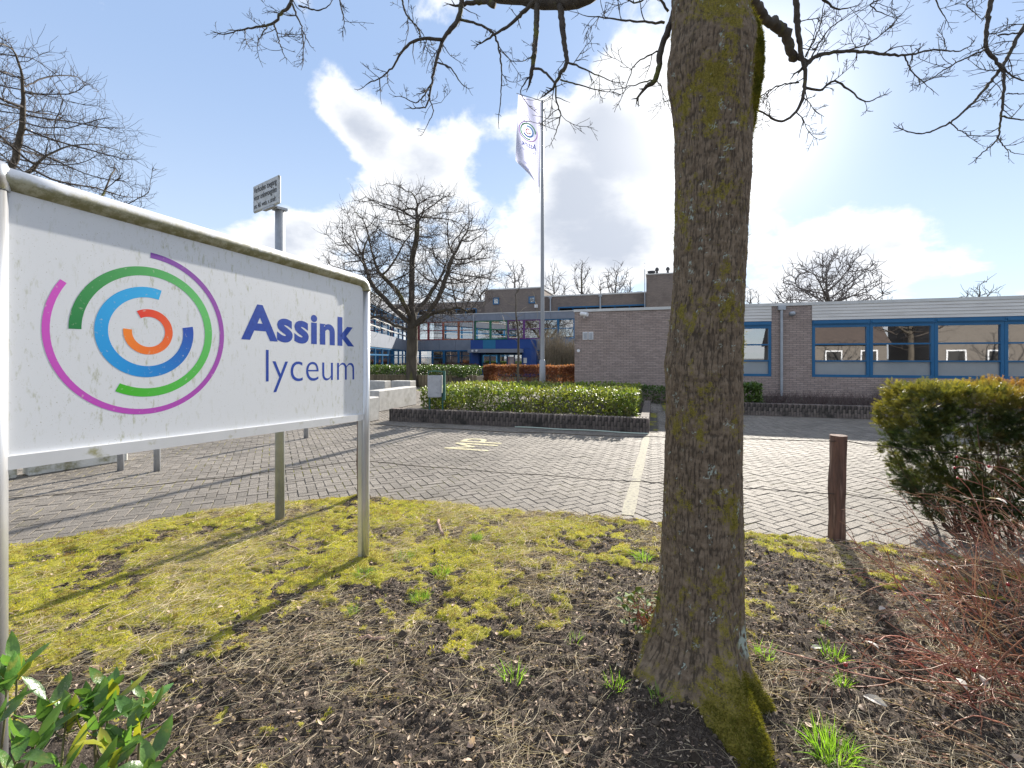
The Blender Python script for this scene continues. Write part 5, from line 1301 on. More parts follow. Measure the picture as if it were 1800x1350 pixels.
def hedge(name, label, lo, hi, n, ln, wr, M, seed, nst=60, cat='hedge', upbias=.5, kern=True, group=None):
    r = np.random.default_rng(seed); t = thing(name, ((lo[0] + hi[0]) / 2, (lo[1] + hi[1]) / 2, lo[2]), label, cat, group)
    V, f = leaf_cloud(n, r, lo, hi, ln, wr, upbias=upbias); obj('foliage', V, f, M, t)
    tubes_many(stems(nst, r, lo, (hi[0], hi[1], hi[2] - .03), .008)).build('stems', M_stem, t)
    return t
hz = H + (YH - 687) / F * 10.5
hedge('laurel_bed', 'yellowish green laurel ground cover filling the middle brick planter', (-5.75, PYF + .50, PWH - .08), (PXR - .28, PYB - .1, .80), 13500, .10, .42, M_laurel_y, 1, 260, 'shrub')
hedge('laurel_bed', 'dark glossy laurel bed under the round bare tree, above timber planks', (onY(628, 600, PY2)[0], PY2 + .15, .5), (onY(812, 600, PY2)[0], PY2 + 3.0, 1.06), 7000, .13, .42, M_laurel, 2, 120, 'shrub')
hedge('laurel_hedge', 'low green laurel hedge along the plain brick wall left of the trunk', (XL - .2, YF - 1.1, 0), (fx(1290), YF - .25, .56), 5200, .10, .42, M_laurel, 3, 80)
hedge('laurel_hedge', 'short green laurel hedge at the downpipe right of the trunk', (1.9, QY + .35, .3), (onY(1352, 700, QY)[0] - .1, QY + 1.2, .80), 2600, .10, .42, M_laurel, 4, 50)
hedge('beech_hedge', 'clipped copper brown beech hedge before the blue entrance', (onY(850, 650, 24.5)[0], 24.5, 0), (onY(1012, 650, 24.5)[0], 25.4, 1.13), 17000, .085, .6, M_beech, 5, 200, upbias=-.1)
M_beech_shade = mat('shaded_beech_leaf', (0.12, 0.055, 0.04), (0.09, 0.045, 0.035), scale=2, rough=.7, island=.4, trans=.2)  # darker copy of the beech leaf, shade put into its colour
hedge('beech_hedge', 'dark reddish hedge at the foot of the far facade', (mx(660, 33.5), 33.5, 0), (mx(836, 33.5), 34.4, 1.05), 6000, .09, .6, M_beech_shade, 6, 120, upbias=-.1)
# brown twiggy hedge under the windows
def twig_hedge(name, label, lo, hi, n, M, seed, rad=.004, cat='hedge', spread=.35):
    r = np.random.default_rng(seed); t = thing(name, ((lo[0] + hi[0]) / 2, (lo[1] + hi[1]) / 2, lo[2]), label, cat)
    ch = stems(n, r, lo, hi, rad, spread); ch += twigify(ch, r, 9, .16, rad * .6, lim=1)
    tubes_many(ch).build('twigs', M, t); return t
M_twigp = mat('purplish_brown_twig', (0.12, 0.085, 0.08), (0.08, 0.055, 0.055), scale=3, rough=.85, island=.3)
twig_hedge('bare_hedge', 'leafless purplish brown hedge under the classroom windows', (onY(1352, 700, QY)[0], QY + .3, .3), (10.3, QY + 1.1, .76), 1500, M_twigp, 7)
M_horn = mat('hornbeam_twig', (0.32, 0.27, 0.19), (0.22, 0.185, 0.135), scale=3, rough=.85, island=.35)
for (a, b, yt, Y_, lab, sd2) in ((958, 979, 570, 28.5, 'tall clipped leafless hornbeam column right behind the flagpole', 8), (982, 997, 598, 30, 'shorter clipped leafless hornbeam column beside the tall one', 9), (1002, 1014, 593, 29, 'clipped hornbeam column peeping out by the brick corner', 10)):
    x0, x1 = onY(a, 600, Y_)[0], onY(b, 600, Y_)[0]; zt_ = onY(a, yt, Y_)[2]
    twig_hedge('hornbeam_column', lab, (x0, Y_, .1), (x1, Y_ + .8, zt_ * 1.02), 260, M_horn, sd2, .012, 'hedge', .05)

# ------------------------------------------------------------------ flagpole with banner, young tree
M_pole = mat('grey_flagpole', (0.34, 0.35, 0.37), (0.27, 0.28, 0.30), scale=4, rough=.45, metal=.3, stretch=(1, 1, .2))
FPZ = 15.6; fb = at(953.5, 700, FPZ); fb[2] = 0; ftop = H + (YH - 177) / F * FPZ
flagp = thing('flagpole', fb, 'tall grey tapering flagpole in front of the school entrance', 'flagpole')
V, Q_, T_ = tube_np([(fb[0], fb[1], z) for z in np.linspace(0, ftop, 12)], np.linspace(.078, .042, 12), 14); obj('mast', V, [Q_, T_], M_pole, flagp, smooth=True)
zs_ = H + (YH - 634) / F * FPZ; V, Q_, T_ = tube_np([(fb[0], fb[1], 0), (fb[0], fb[1], zs_), (fb[0], fb[1], zs_ + .03)], [.105, .105, .08], 14); obj('base_sleeve', V, [Q_, T_], M_pole, flagp, smooth=True)
V, Q_, T_ = tube_np([at(953, 178, FPZ), at(932, 171, FPZ - .1), at(908, 164, FPZ - .2)], .012, 6); obj('banner_arm', V, [Q_, T_], M_pole, flagp)
V, Q_, T_ = tube_np([at(949, 182, FPZ - .05), at(948.5, 340, FPZ - .05)], .006, 5); obj('halyard', V, [Q_, T_], M_pole, flagp)
M_flag = mat('thin_white_banner', (0.62, 0.63, 0.76), (0.55, 0.56, 0.70), scale=1.5, rough=.7, trans=.7, spec=.2, ttint=(1.05, 1.05, 1.1))
def flag_pt(u, v):
    """u 0..1 from hoist (right) to fly (left), v 0 top..1 bottom"""
    rx = 951 - 2.5 * v; top_l, bot = 911.0, 905.0 + 12 * max(0, v - .8) / .2
    lx2 = 911 - 6 * v if v < .82 else 906 + (v - .82) / .18 * 26
    px = rx + (lx2 - rx) * u; py = (180 + 150 * v) + (-14 + (-8) * v) * u * 1.0
    Zf = FPZ - .06 - .35 * u + .16 * math.sin(u * 7 + v * 5) * (u ** .6) + .06 * math.sin(v * 11 + u * 3) * u
    return at(px, py, Zf)
nu, nv_ = 26, 60
FV = [flag_pt(i / (nu - 1), j / (nv_ - 1)) for j in range(nv_) for i in range(nu)]
FQ = np.array([(j * nu + i, j * nu + i + 1, (j + 1) * nu + i + 1, (j + 1) * nu + i) for j in range(nv_ - 1) for i in range(nu - 1)])
banner = obj('banner', FV, [FQ], M_flag, None, smooth=True); tag(banner, 'long white school banner hanging from the flagpole, seen from behind', 'flag')
cam3 = np.array([0, 0, H])
def flag_on(u, v):
    p = flag_pt(min(max(u, 0), 1), min(max(v, 0), 1)); d = unit(cam3 - p); return p + d * .012
# mirrored print, since the back of the cloth faces us
cu_, cv_ = .52, .40
def frg(r0, r1, a0d, a1d, c0, c1):
    n = 40; an = np.linspace(math.radians(a0d), math.radians(a1d), n); V = []; col = []
    for k, a in enumerate(an):
        for rr2 in (r0, r1): V.append(flag_on(cu_ + rr2 * 1.0 * math.cos(a), cv_ - rr2 * .30 * math.sin(a))); col.append(c0 + (c1 - c0) * k / (n - 1))
    obj('logo_ring', V, [np.array([(2 * k, 2 * k + 1, 2 * k + 3, 2 * k + 2) for k in range(n - 1)])], M_vinyl, banner, col=np.array(col))
frg(.36, .40, 80, -200, srgb('A878C0'), srgb('E0A0DC')); frg(.28, .34, 180, -110, srgb('60A880'), srgb('90D890')); frg(.17, .24, 70, 330, srgb('88C8F0'), srgb('6088D0')); frg(.07, .12, 120, -170, srgb('F08070'), srgb('F8B070'))
M_fblue = mat('faded_blue_print', tuple(srgb('5C72C8')), rough=.7)
M_fblue2 = mat('pale_blue_print', tuple(srgb('9AA6DC')), rough=.7)
text_obj('lettering', 'Assink', M_fblue, banner, lambda u, v: flag_on(.16 + .62 * u, .59 - .07 * v), offset=.02)
text_obj('lettering', 'lyceum', M_fblue2, banner, lambda u, v: flag_on(.20 + .62 * u, .66 - .055 * v), offset=-.005)
text_obj('lettering', 'Hart voor', M_fblue2, banner, lambda u, v: flag_on(.28 + .42 * u, .80 - .04 * v), offset=.0)
text_obj('lettering', 'jouw talent', M_fblue2, banner, lambda u, v: flag_on(.24 + .5 * u, .88 - .055 * v), offset=.0)

# ------------------------------------------------------------------ trees in the background
tb = at(724, 681, 25.0); tb[2] = 0
tree('round_bare_tree', 'large bare tree with wide round crown behind the signboard', tb, 11, (tb[0] + .1, tb[1], 6.7), (5.0, 4.7, 4.4), 4600, 3.6, .30, 21, low=2.3, jit=.20, skel=[[(0, 0, 3.6), (-.2, .1, 5.2), (-.1, 0, 7.0), (.3, -.1, 8.6), (.2, 0, 9.8)], [(.02, 0, 3.3), (.9, .2, 4.1), (1.7, .3, 5.4), (2.4, .2, 7.2)], [(0, 0, 3.4), (-.8, -.4, 4.3), (-1.9, -.6, 5.5), (-2.6, -.4, 7.0)], [(0, 0, 3.2), (1.4, -.7, 3.9), (3.0, -1.0, 4.2), (4.0, -1.0, 3.7)], [(0, 0, 3.0), (-1.2, .3, 3.4), (-2.6, .5, 3.9), (-3.8, .4, 3.4)], [(0, 0, 3.8), (.2, 1.5, 5.0), (.5, 2.6, 6.4)], [(0, 0, 3.7), (.1, -1.5, 4.8), (-.3, -2.8, 5.8)]], tip=.0085, step=.22, twigs=7, twig_len=.75, shape=.92, hollow=.25, infl=3.4, parts=14)
lt = at(-60, 700, 15.0); lt[2] = 0
tree('bare_tree', 'bare spreading tree leaning in from the left edge of the picture', lt, 13, (lt[0] - .2, lt[1], 7.9), (5.6, 5.0, 5.0), 4600, 3.8, .27, 22, low=2.6, jit=.20, skel=[[(0, 0, 3.8), (.3, 0, 6), (.1, .2, 9), (.4, 0, 11.5)], [(0, 0, 3.4), (1.4, -.3, 5.0), (3.2, -.4, 6.4), (4.4, -.2, 7.4)], [(0, 0, 3.3), (1.6, .6, 4.0), (3.4, .6, 4.6), (4.8, .4, 4.0)], [(0, 0, 3.6), (-1.6, 0, 5.6), (-3, 0, 8)], [(.2, 0, 5.6), (1.5, .4, 7.6), (2.6, .2, 9.8)], [(0, 0, 3.6), (.4, 1.8, 5.2), (.8, 3.0, 7.0)], [(0, 0, 3.6), (.5, -1.8, 5.2), (1.0, -3.0, 7.0)]], tip=.0062, step=.22, twigs=7, twig_len=.65, shape=.9, hollow=.25, infl=3.4, parts=8)
for i, (px, ptop, halfw, Z, lab) in enumerate(((905, 455, 32, 58, 'bare tree above the tower roof left of the flagpole'), (975, 462, 26, 60, 'slim bare tree just right of the flagpole above the roof'), (1022, 455, 24, 56, 'slim bare tree above the roof in the middle of the three'),
                                               (1082, 462, 40, 58, 'rounded bare tree above the roof beside the ladder'), (1318, 500, 22, 60, 'bare tree top just right of the big trunk'), (1458, 442, 92, 40, 'broad fan-shaped bare tree above the classroom roof'), (1722, 496, 36, 45, 'small bare tree top above the roof at the far right'),
                                               (845, 482, 26, 62, 'faint bare tree between the round tree and the tower'))):
    b = at(px, 650, Z); b[2] = 0; zt_ = H + (YH - ptop) / F * Z; hw = halfw / F * Z
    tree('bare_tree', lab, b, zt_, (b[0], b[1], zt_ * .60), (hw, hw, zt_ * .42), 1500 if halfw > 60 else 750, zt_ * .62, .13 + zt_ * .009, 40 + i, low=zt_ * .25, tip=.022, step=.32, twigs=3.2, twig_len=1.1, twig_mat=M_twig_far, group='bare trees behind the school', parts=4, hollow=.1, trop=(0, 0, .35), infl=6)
yb = at(911, 690, 13.4); yb[2] = .2
tree('young_tree', 'thin young bare tree rising from the middle planter bed', yb, 3.6, (yb[0], yb[1], 3.0), (.75, .75, 1.1), 60, 2.0, .035, 61, tip=.005, step=.16, twigs=.6, twig_len=.25, twig_mat=M_horn, parts=3, trop=(0, 0, .4), infl=2)
rt_ = (19.5, -9.0, 0)
tree('bare_tree', 'bare tree mirrored in the classroom windows', rt_, 8, (19.5, -9, 5.2), (3.4, 3.4, 3.2), 700, 4.2, .22, 71, low=1.6, tip=.010, step=.3, twigs=1.2, twig_len=.4, parts=5)

tree('bare_tree', 'second bare tree mirrored in the rightmost classroom windows', (30.5, -7.5, 0), 8, (30.5, -7.5, 5.2), (3.4, 3.4, 3.2), 700, 4.2, .24, 72, low=1.6, tip=.010, step=.3, twigs=1.2, twig_len=.4, parts=5)

# ------------------------------------------------------------------ the big trunk in the foreground
prof = np.array([(-600, 1200, 1300), (-300, 1192, 1310), (-100, 1180, 1318), (0, 1182, 1318), (40, 1183, 1322), (75, 1180, 1332), (100, 1175, 1334), (140, 1175, 1331), (180, 1182, 1327), (230, 1187, 1324), (300, 1188, 1322), (400, 1188, 1316), (500, 1185, 1312), (560, 1180, 1309),
                 (610, 1174, 1308), (640, 1170, 1307), (700, 1172, 1308), (800, 1170, 1307), (900, 1167, 1308), (1000, 1163, 1309), (1080, 1156, 1311), (1130, 1146, 1313), (1185, 1130, 1318), (1215, 1122, 1320)], float)
zz_p = H + (YH - prof[:, 0]) / F * TRZ; o_ = np.argsort(zz_p); zz_p = zz_p[o_]; Lp = prof[o_, 1]; Rp = prof[o_, 2]
zl_ = np.concatenate([np.arange(-0.10, 3.62, 0.0062), np.arange(3.62, 5.05, 0.05)])
NT = 380; th_ = np.arange(NT) * 2 * math.pi / NT
lc = np.interp(zl_, zz_p, (Lp + Rp) / 2); wr_ = np.interp(zl_, zz_p, (Rp - Lp) / 2)
clat = (lc - 903.5) / F * TRZ; rad0 = wr_ / F * TRZ * .925
TZ, TT = np.meshgrid(zl_, th_, indexing='ij')
RR = rad0[:, None] * np.ones_like(TT)
# theta = 0 towards camera-right, pi/2 away from the camera, -pi/2 towards it
def dang(a, b): return (a - b + math.pi) % (2 * math.pi) - math.pi
zz0 = np.clip(TZ, 0, None)
for (td, A_, wd_, zf) in ((-86, .33, .31, .18), (-50, .15, .22, .14), (192, .10, .42, .15), (225, .06, .35, .10), (120, .15, .5, .15), (40, .08, .4, .12), (-125, .04, .3, .08)):
    RR += A_ * np.exp(-(zz0 / zf) ** 1.25) * np.exp(-(dang(TT, math.radians(td)) / wd_) ** 2)
RR += np.exp(-(zz0 / .2) ** 2) * .05 * (fbm(np.cos(TT) * RR * 14 + 4, np.sin(TT) * RR * 14 + 4, TZ * 14, 3, 66) - .5)
RR *= 1 + 0.035 * (fbm(np.cos(TT) * 1.4 + 5, np.sin(TT) * 1.4 + 5, TZ * 1.6, 3, 61) - .5) * 2
rc = 0.19
arc = TT * rc
# bark: long vertical plates split by fissures
w1 = fbm(np.cos(TT) * 3, np.sin(TT) * 3, TZ * 2.2, 3, 71) * 1.6
n1 = vnoise(np.cos(TT) * 19 + w1, np.sin(TT) * 19 + w1, TZ * 15, 72); n2 = vnoise(np.cos(TT) * 38 + w1 * 2, np.sin(TT) * 38, TZ * 36, 73); n3 = vnoise(np.cos(TT) * 58, np.sin(TT) * 58, TZ * 120, 74)
fis = 1 - np.abs(n1 * 2 - 1); fis2 = 1 - np.abs(n2 * 2 - 1)
groove = np.clip((fis - .62) / .38, 0, 1) * .6 + np.clip((fis2 - .6) / .4, 0, 1) * .55
d_ = -0.0048 * groove + 0.0030 * (n3 - .5) + 0.003 * (n2 - .5)
ms = fbm(np.cos(TT) * 2.3 + 9, np.sin(TT) * 2.3, TZ * 5.5, 4, 81)
ms2 = fbm(np.cos(TT) * 9, np.sin(TT) * 9, TZ * 40, 3, 82)
front_streak = np.exp(-(dang(TT, math.radians(-95)) / .55) ** 2) * np.clip((TZ - 1.9) / 1.2, 0, 1) * .20
right_edge = np.exp(-(dang(TT, math.radians(5)) / .30) ** 2) * .26
basem = np.exp(-(zz0 / .16) ** 2) * (np.exp(-(dang(TT, math.radians(-76)) / .42) ** 2) * .75 + .10)
clump = np.exp(-(dang(TT, math.radians(-22)) / .34) ** 2) * np.exp(-((TZ - (H + (YH - 140) / F * TRZ)) / .21) ** 2)
moss = np.clip((ms - .50) * 2.0 + (ms2 - .5) * 1.2 + front_streak * 2.2 + right_edge * 2.2 + basem * 2.6 + clump * 2.5 + .15, 0, 1)
d_ += 0.016 * np.clip(moss * 1.4 - .4, 0, 1) * (basem + right_edge + clump) * (0.5 + ms2) + 0.0035 * moss * (n3)
RR = RR + d_
RR[TZ < -.02] *= 1.0
cx = clat[:, None] + np.cos(TT) * RR; cy = TRZ + np.sin(TT) * RR
TV = np.stack([cx * RT[0] + cy * FW[0], cx * RT[1] + cy * FW[1], TZ], -1)
lich = np.clip((fbm(np.cos(TT) * 5 + 3, np.sin(TT) * 5, TZ * 26, 4, 91) - .60) * 9, 0, 1) * np.clip((vnoise(np.cos(TT) * 40, np.sin(TT) * 40, TZ * 180, 92) - .3) * 3, 0, 1)
lich_base = np.exp(-(dang(TT, math.radians(-42)) / .42) ** 2) * np.exp(-((TZ - .27) / .07) ** 2) * np.clip((ms2 - .38) * 6, 0, 1)
lich = np.clip(lich * .55 + lich_base, 0, 1)
def trunk_material():
    m, t, p, o = base_mat('furrowed_mossy_bark')
    a = N(t, 'ShaderNodeAttribute', attribute_name='Col'); s = N(t, 'ShaderNodeSeparateColor'); lk(t, a.outputs[0], s.inputs[0])
    co = N(t, 'ShaderNodeTexCoord').outputs['Object']
    n = N(t, 'ShaderNodeTexNoise', ins={'Scale': 26.0, 'Detail': 7.0, 'Roughness': .65}); lk(t, co, n.inputs[0])
    nf = N(t, 'ShaderNodeTexNoise', ins={'Scale': 160.0, 'Detail': 4.0, 'Roughness': .6}); lk(t, co, nf.inputs[0])
    bark = mixc(t, maprange(t, n.outputs[0], .35, .68), (0.13, 0.096, 0.066), (0.235, 0.18, 0.128))
    bark = mixc(t, maprange(t, nf.outputs[0], .62, .75, 0, .35), bark, (0.33, 0.27, 0.21))
    bark = mixc(t, maprange(t, s.outputs[2], .3, .9, 0, .75), bark, (0.045, 0.036, 0.028))       # darker in the fissures
    mossc = mixc(t, maprange(t, nf.outputs[0], .35, .65), (0.125, 0.11, 0.018), (0.25, 0.205, 0.035))
    mk = math_node(t, 'ADD', s.outputs[0], math_node(t, 'MULTIPLY', math_node(t, 'SUBTRACT', nf.outputs[0], .5), 1.3))
    c = mixc(t, maprange(t, mk, .30, .74, 0, .88), bark, mossc)
    c = mixc(t, maprange(t, s.outputs[1], .25, .6), c, (0.33, 0.38, 0.33))
    lk(t, c, p.inputs['Base Color']); p.inputs['Roughness'].default_value = .92; p.inputs['Specular IOR Level'].default_value = .2
    b = N(t, 'ShaderNodeBump', ins={'Strength': .8, 'Distance': .006}); lk(t, math_node(t, 'ADD', n.outputs[0], math_node(t, 'MULTIPLY', nf.outputs[0], .6)), b.inputs['Height']); lk(t, b.outputs[0], p.inputs['Normal'])
    return m
M_trunk = trunk_material()
nz_, nt_ = TZ.shape; ii = np.arange(nz_ * nt_).reshape(nz_, nt_)
TQ = np.stack([ii[:-1], np.roll(ii[:-1], -1, 1), np.roll(ii[1:], -1, 1), ii[1:]], -1).reshape(-1, 4)
colr = np.stack([moss, lich, groove], -1).reshape(-1, 3)
tbase = np.array([TRX, TRY, 0.0])
bigtree = thing('big_tree', tbase, 'thick mossy tree trunk standing in the right foreground', 'tree')
obj('trunk', TV.reshape(-1, 3), [TQ], M_trunk, bigtree, smooth=True, col=colr)
# moss cushions on the root flare, right edge and the clump high on the right
NR = np.stack([np.cos(TT) * RT[0] + np.sin(TT) * FW[0], np.cos(TT) * RT[1] + np.sin(TT) * FW[1], 0.25 + 0 * TT], -1); NR = unit(NR)
wgt = (np.clip(moss - .45, 0, 1) * (basem * 1.6 + right_edge * 1.2 + clump * 2.5 + .04)); wgt[TZ < -.01] = 0; wgt[TZ > 3.5] = 0
wgt *= RR * (np.sin(TT) < .75)
wp = wgt.ravel() / wgt.sum(); sel = rng.choice(len(wp), 60000, p=wp)
Pm = TV.reshape(-1, 3)[sel] + rng.normal(0, .0035, (len(sel), 3)); Nm = NR.reshape(-1, 3)[sel]; nn = len(sel)
Dm = unit(Nm + rng.normal(0, .55, (nn, 3)) + np.array([0, 0, .3])); V, f = blades(Pm, Dm, rng.uniform(.006, .018, nn), rng.uniform(.002, .004, nn), rng.normal(0, .003, (nn, 3)), seg=1)
M_tmoss = mat('trunk_moss_shoots', (0.085, 0.095, 0.016), (0.21, 0.19, 0.03), scale=14, rough=.9, island=.35, trans=.3, spec=.1)
obj('moss_cushion', V, f, M_tmoss, bigtree, kind='stuff')

# --- limbs above the frame and the hanging branches in view
def P3(px, py, Z): return at(px, py, Z)
TP = lambda z: np.array([*(RT * np.interp(z, zl_, clat) + FW * TRZ), z])     # trunk axis
M_branch = mat('knobbly_branch_bark', (0.085, 0.072, 0.058), (0.05, 0.042, 0.036), scale=20, rough=.9, bump=.7, bscale=70, c3=(0.12, 0.125, 0.03), s3=7, t3=(.55, .68))
limbs = [
 ('A', [TP(3.75), P3(1150, -70, 2.5), P3(1060, -20, 2.75), P3(995, 4, 2.9), P3(900, -4, 3.0), P3(820, -14, 3.05), P3(700, -40, 3.1), P3(560, -40, 3.15), P3(430, -60, 3.2)], 27, 10),
 ('B', [TP(3.25), P3(1312, -6, 2.45), P3(1345, 33, 2.6), P3(1378, 55, 2.7), P3(1392, 95, 2.75), P3(1398, 102, 2.78)], 22, 15),
 ('C', [TP(3.95), P3(1380, -110, 2.5), P3(1480, -30, 2.7), P3(1600, -40, 2.9), P3(1745, -30, 3.0), P3(1860, -40, 3.1)], 26, 12),
 ('D', [TP(4.3), P3(1250, -260, 2.0), P3(1240, -380, 1.4)], 24, 14), ('E', [TP(4.6), P3(1200, -330, 3.2), P3(1150, -420, 4.2)], 24, 12)]
branches = [  # points, depth from, to, width px from, to, twig density
 ([(812, -12), (806, 32), (780, 68), (766, 110), (758, 150), (750, 185), (738, 190)], 3.05, 3.0, 11, 2.5, 1.0),
 ([(778, 70), (740, 68), (712, 84), (692, 115), (672, 135), (648, 146)], 3.02, 3.1, 7, 2, 1.0),
 ([(806, 33), (845, 44), (868, 60), (878, 92), (882, 130), (878, 195)], 3.05, 2.95, 6, 2, .8),
 ([(766, 110), (790, 118), (812, 148)], 3.0, 2.95, 4, 2, 1.0), ([(758, 148), (735, 180), (712, 172)], 3.0, 3.0, 4, 2, 1.0), ([(752, 165), (762, 195), (752, 218)], 3.0, 3.0, 3, 1.6, .8),
 ([(945, 2), (942, 60), (938, 105), (934, 130)], 2.95, 2.9, 13, 8, .7),
 ([(985, 8), (990, 60), (996, 108), (985, 130), (975, 150)], 2.9, 2.85, 14, 6, .7),
 ([(936, 120), (955, 125), (975, 148), (978, 178), (985, 205), (975, 238)], 2.9, 2.8, 6, 2, 1.1), ([(996, 108), (1020, 118), (1045, 130), (1068, 140)], 2.86, 2.8, 5, 2, 1.0), ([(985, 140), (1020, 150), (1058, 160)], 2.86, 2.8, 4, 2, 1.0),
 ([(940, 0), (905, 35), (880, 55), (856, 69)], 2.95, 3.0, 9, 4, .7), ([(870, 10), (850, 2), (812, 8)], 3.0, 3.05, 12, 8, .4),
 ([(934, 130), (915, 160), (925, 180)], 2.9, 2.9, 3.5, 1.6, .9), ([(700, -38), (712, 20), (735, 50), (738, 66)], 3.1, 3.02, 5, 3, .8),
 ([(1192, -10), (1178, 45), (1163, 82), (1158, 120), (1150, 142), (1138, 150)], 2.4, 2.45, 15, 9, .8), ([(1168, 40), (1130, 38), (1095, 36), (1052, 30), (1030, 28)], 2.45, 2.6, 6, 2, 1.0), ([(1162, 90), (1135, 100), (1115, 115), (1098, 160)], 2.45, 2.5, 4, 1.6, 1.0), ([(1152, 138), (1120, 148), (1090, 156)], 2.45, 2.5, 4, 1.6, 1.0), ([(1175, 20), (1150, -10), (1120, 5), (1095, -5)], 2.45, 2.5, 6, 3, 1.0),
 ([(520, -38), (510, 8), (495, 22), (480, 42), (440, 50), (396, 60)], 3.15, 3.2, 8, 2, .9), ([(482, 42), (490, 70), (496, 90)], 3.15, 3.15, 4, 2, 1.0), ([(512, 4), (525, 35), (540, 70)], 3.15, 3.1, 5, 2, 1.0), ([(470, 46), (455, 70), (452, 85)], 3.15, 3.15, 3, 1.6, 1.0), ([(590, -40), (598, 0), (605, 42)], 3.12, 3.1, 4, 2, .9), ([(525, 10), (560, 18), (580, 8)], 3.15, 3.1, 4, 2, .7),
 ([(1398, -20), (1402, 40), (1408, 90), (1416, 128), (1414, 150), (1405, 188), (1376, 213), (1345, 200), (1325, 190)], 2.72, 2.7, 12, 3, .8),
 ([(1416, 115), (1440, 97), (1500, 90), (1560, 96), (1592, 97), (1640, 88), (1680, 90), (1700, 84)], 2.75, 2.9, 8, 2, 1.2), ([(1590, 97), (1602, 125), (1625, 146)], 2.85, 2.85, 3.5, 2, 1.2), ([(1415, 154), (1442, 158), (1465, 143), (1492, 158), (1518, 178), (1535, 176)], 2.72, 2.7, 6, 2.5, .8),
 ([(1404, 145), (1370, 150), (1340, 168), (1325, 188)], 2.72, 2.6, 4, 2, 1.0), ([(1416, 120), (1450, 60), (1480, 35), (1505, 20)], 2.72, 2.8, 4, 1.6, 1.2), ([(1416, 100), (1440, 50), (1448, 10)], 2.74, 2.7, 4, 1.6, 1.0), ([(1480, 92), (1530, 75), (1560, 50), (1590, 20)], 2.8, 2.9, 3.5, 1.6, 1.1), ([(1440, -8), (1470, 15), (1500, 12)], 2.75, 2.8, 6, 2, .9), ([(1395, 100), (1420, 108), (1412, 118)], 2.77, 2.74, 9, 6, .3),
 ([(1748, -30), (1736, 40), (1734, 86), (1752, 108), (1764, 130), (1763, 175), (1758, 212), (1752, 245), (1724, 272)], 3.0, 2.9, 9, 2, 1.0), ([(1860, -20), (1800, 48), (1778, 88), (1758, 122), (1710, 180), (1672, 214), (1625, 234), (1592, 230)], 3.05, 2.9, 9, 2, .9), ([(1734, 86), (1690, 106), (1655, 126), (1625, 145)], 3.0, 2.95, 4, 2, 1.1), ([(1760, 205), (1800, 210), (1830, 205)], 2.9, 2.85, 4, 2, .8), ([(1752, 240), (1770, 262), (1788, 270)], 2.9, 2.88, 3, 1.5, .9), ([(1668, 214), (1692, 232), (1705, 242)], 2.9, 2.9, 3, 1.5, 1.0), ([(1760, 118), (1790, 138), (1840, 148)], 2.95, 2.9, 4, 2, .8), ([(1768, 165), (1800, 165)], 2.95, 2.9, 3, 2, .8), ([(1755, 62), (1800, 55), (1840, 30)], 3.0, 3.0, 4, 2, .8),
 ([(1600, -40), (1560, -8), (1530, 8), (1555, 25)], 2.9, 2.9, 5, 2, .9), ([(1640, -35), (1648, 8), (1660, 28)], 2.92, 2.9, 4, 2, .9), ([(1745, -25), (1700, 5), (1710, 20)], 3.0, 3.0, 4, 2, .9)]
rbx = np.random.default_rng(99)
limb_objs = []
for nm, pts, w0, w1 in limbs:
    P = smooth_poly(pts, 44); zl2 = np.array([depth(p) for p in P]); R_ = np.linspace(w0, w1, 44) / 2 / F * zl2 * (1 + .10 * rbx.normal(0, 1, 44).clip(-1.5, 1.5)); P[1:-1] += rbx.normal(0, .004, (42, 3))
    V, Q_, T_ = tube_np(P, R_, 12); obj('limb', V, [Q_, T_], M_branch, bigtree, smooth=True)
tw_all = []
def crooked(p0, d, ln, r0, r1, depth_, dens):
    n = max(4, int(ln / .022)); q = [p0]
    for k in range(n):
        d = unit(d + rbx.normal(0, .15, 3) + np.array([0, 0, .03])); q.append(q[-1] + d * ln / n)
    q = np.array(q); R_ = np.linspace(r0, r1, n + 1) * (1 + .15 * (np.arange(n + 1) % 3 == 0)); tw_all.append((q, R_))
    if depth_ > 0:
        k = rbx.poisson(ln * 30 * dens)
        for _ in range(min(k, 14)):
            i = rbx.integers(1, n); t = unit(q[min(i + 1, n)] - q[i - 1]); s = unit(np.cross(t, rbx.normal(size=3))); dd = unit(t * .75 + s * .8 + np.array([0, 0, .12]))
            crooked(q[i], dd, ln * rbx.uniform(.22, .5), R_[i] * .75, r1 * .9, depth_ - 1, dens * .9)
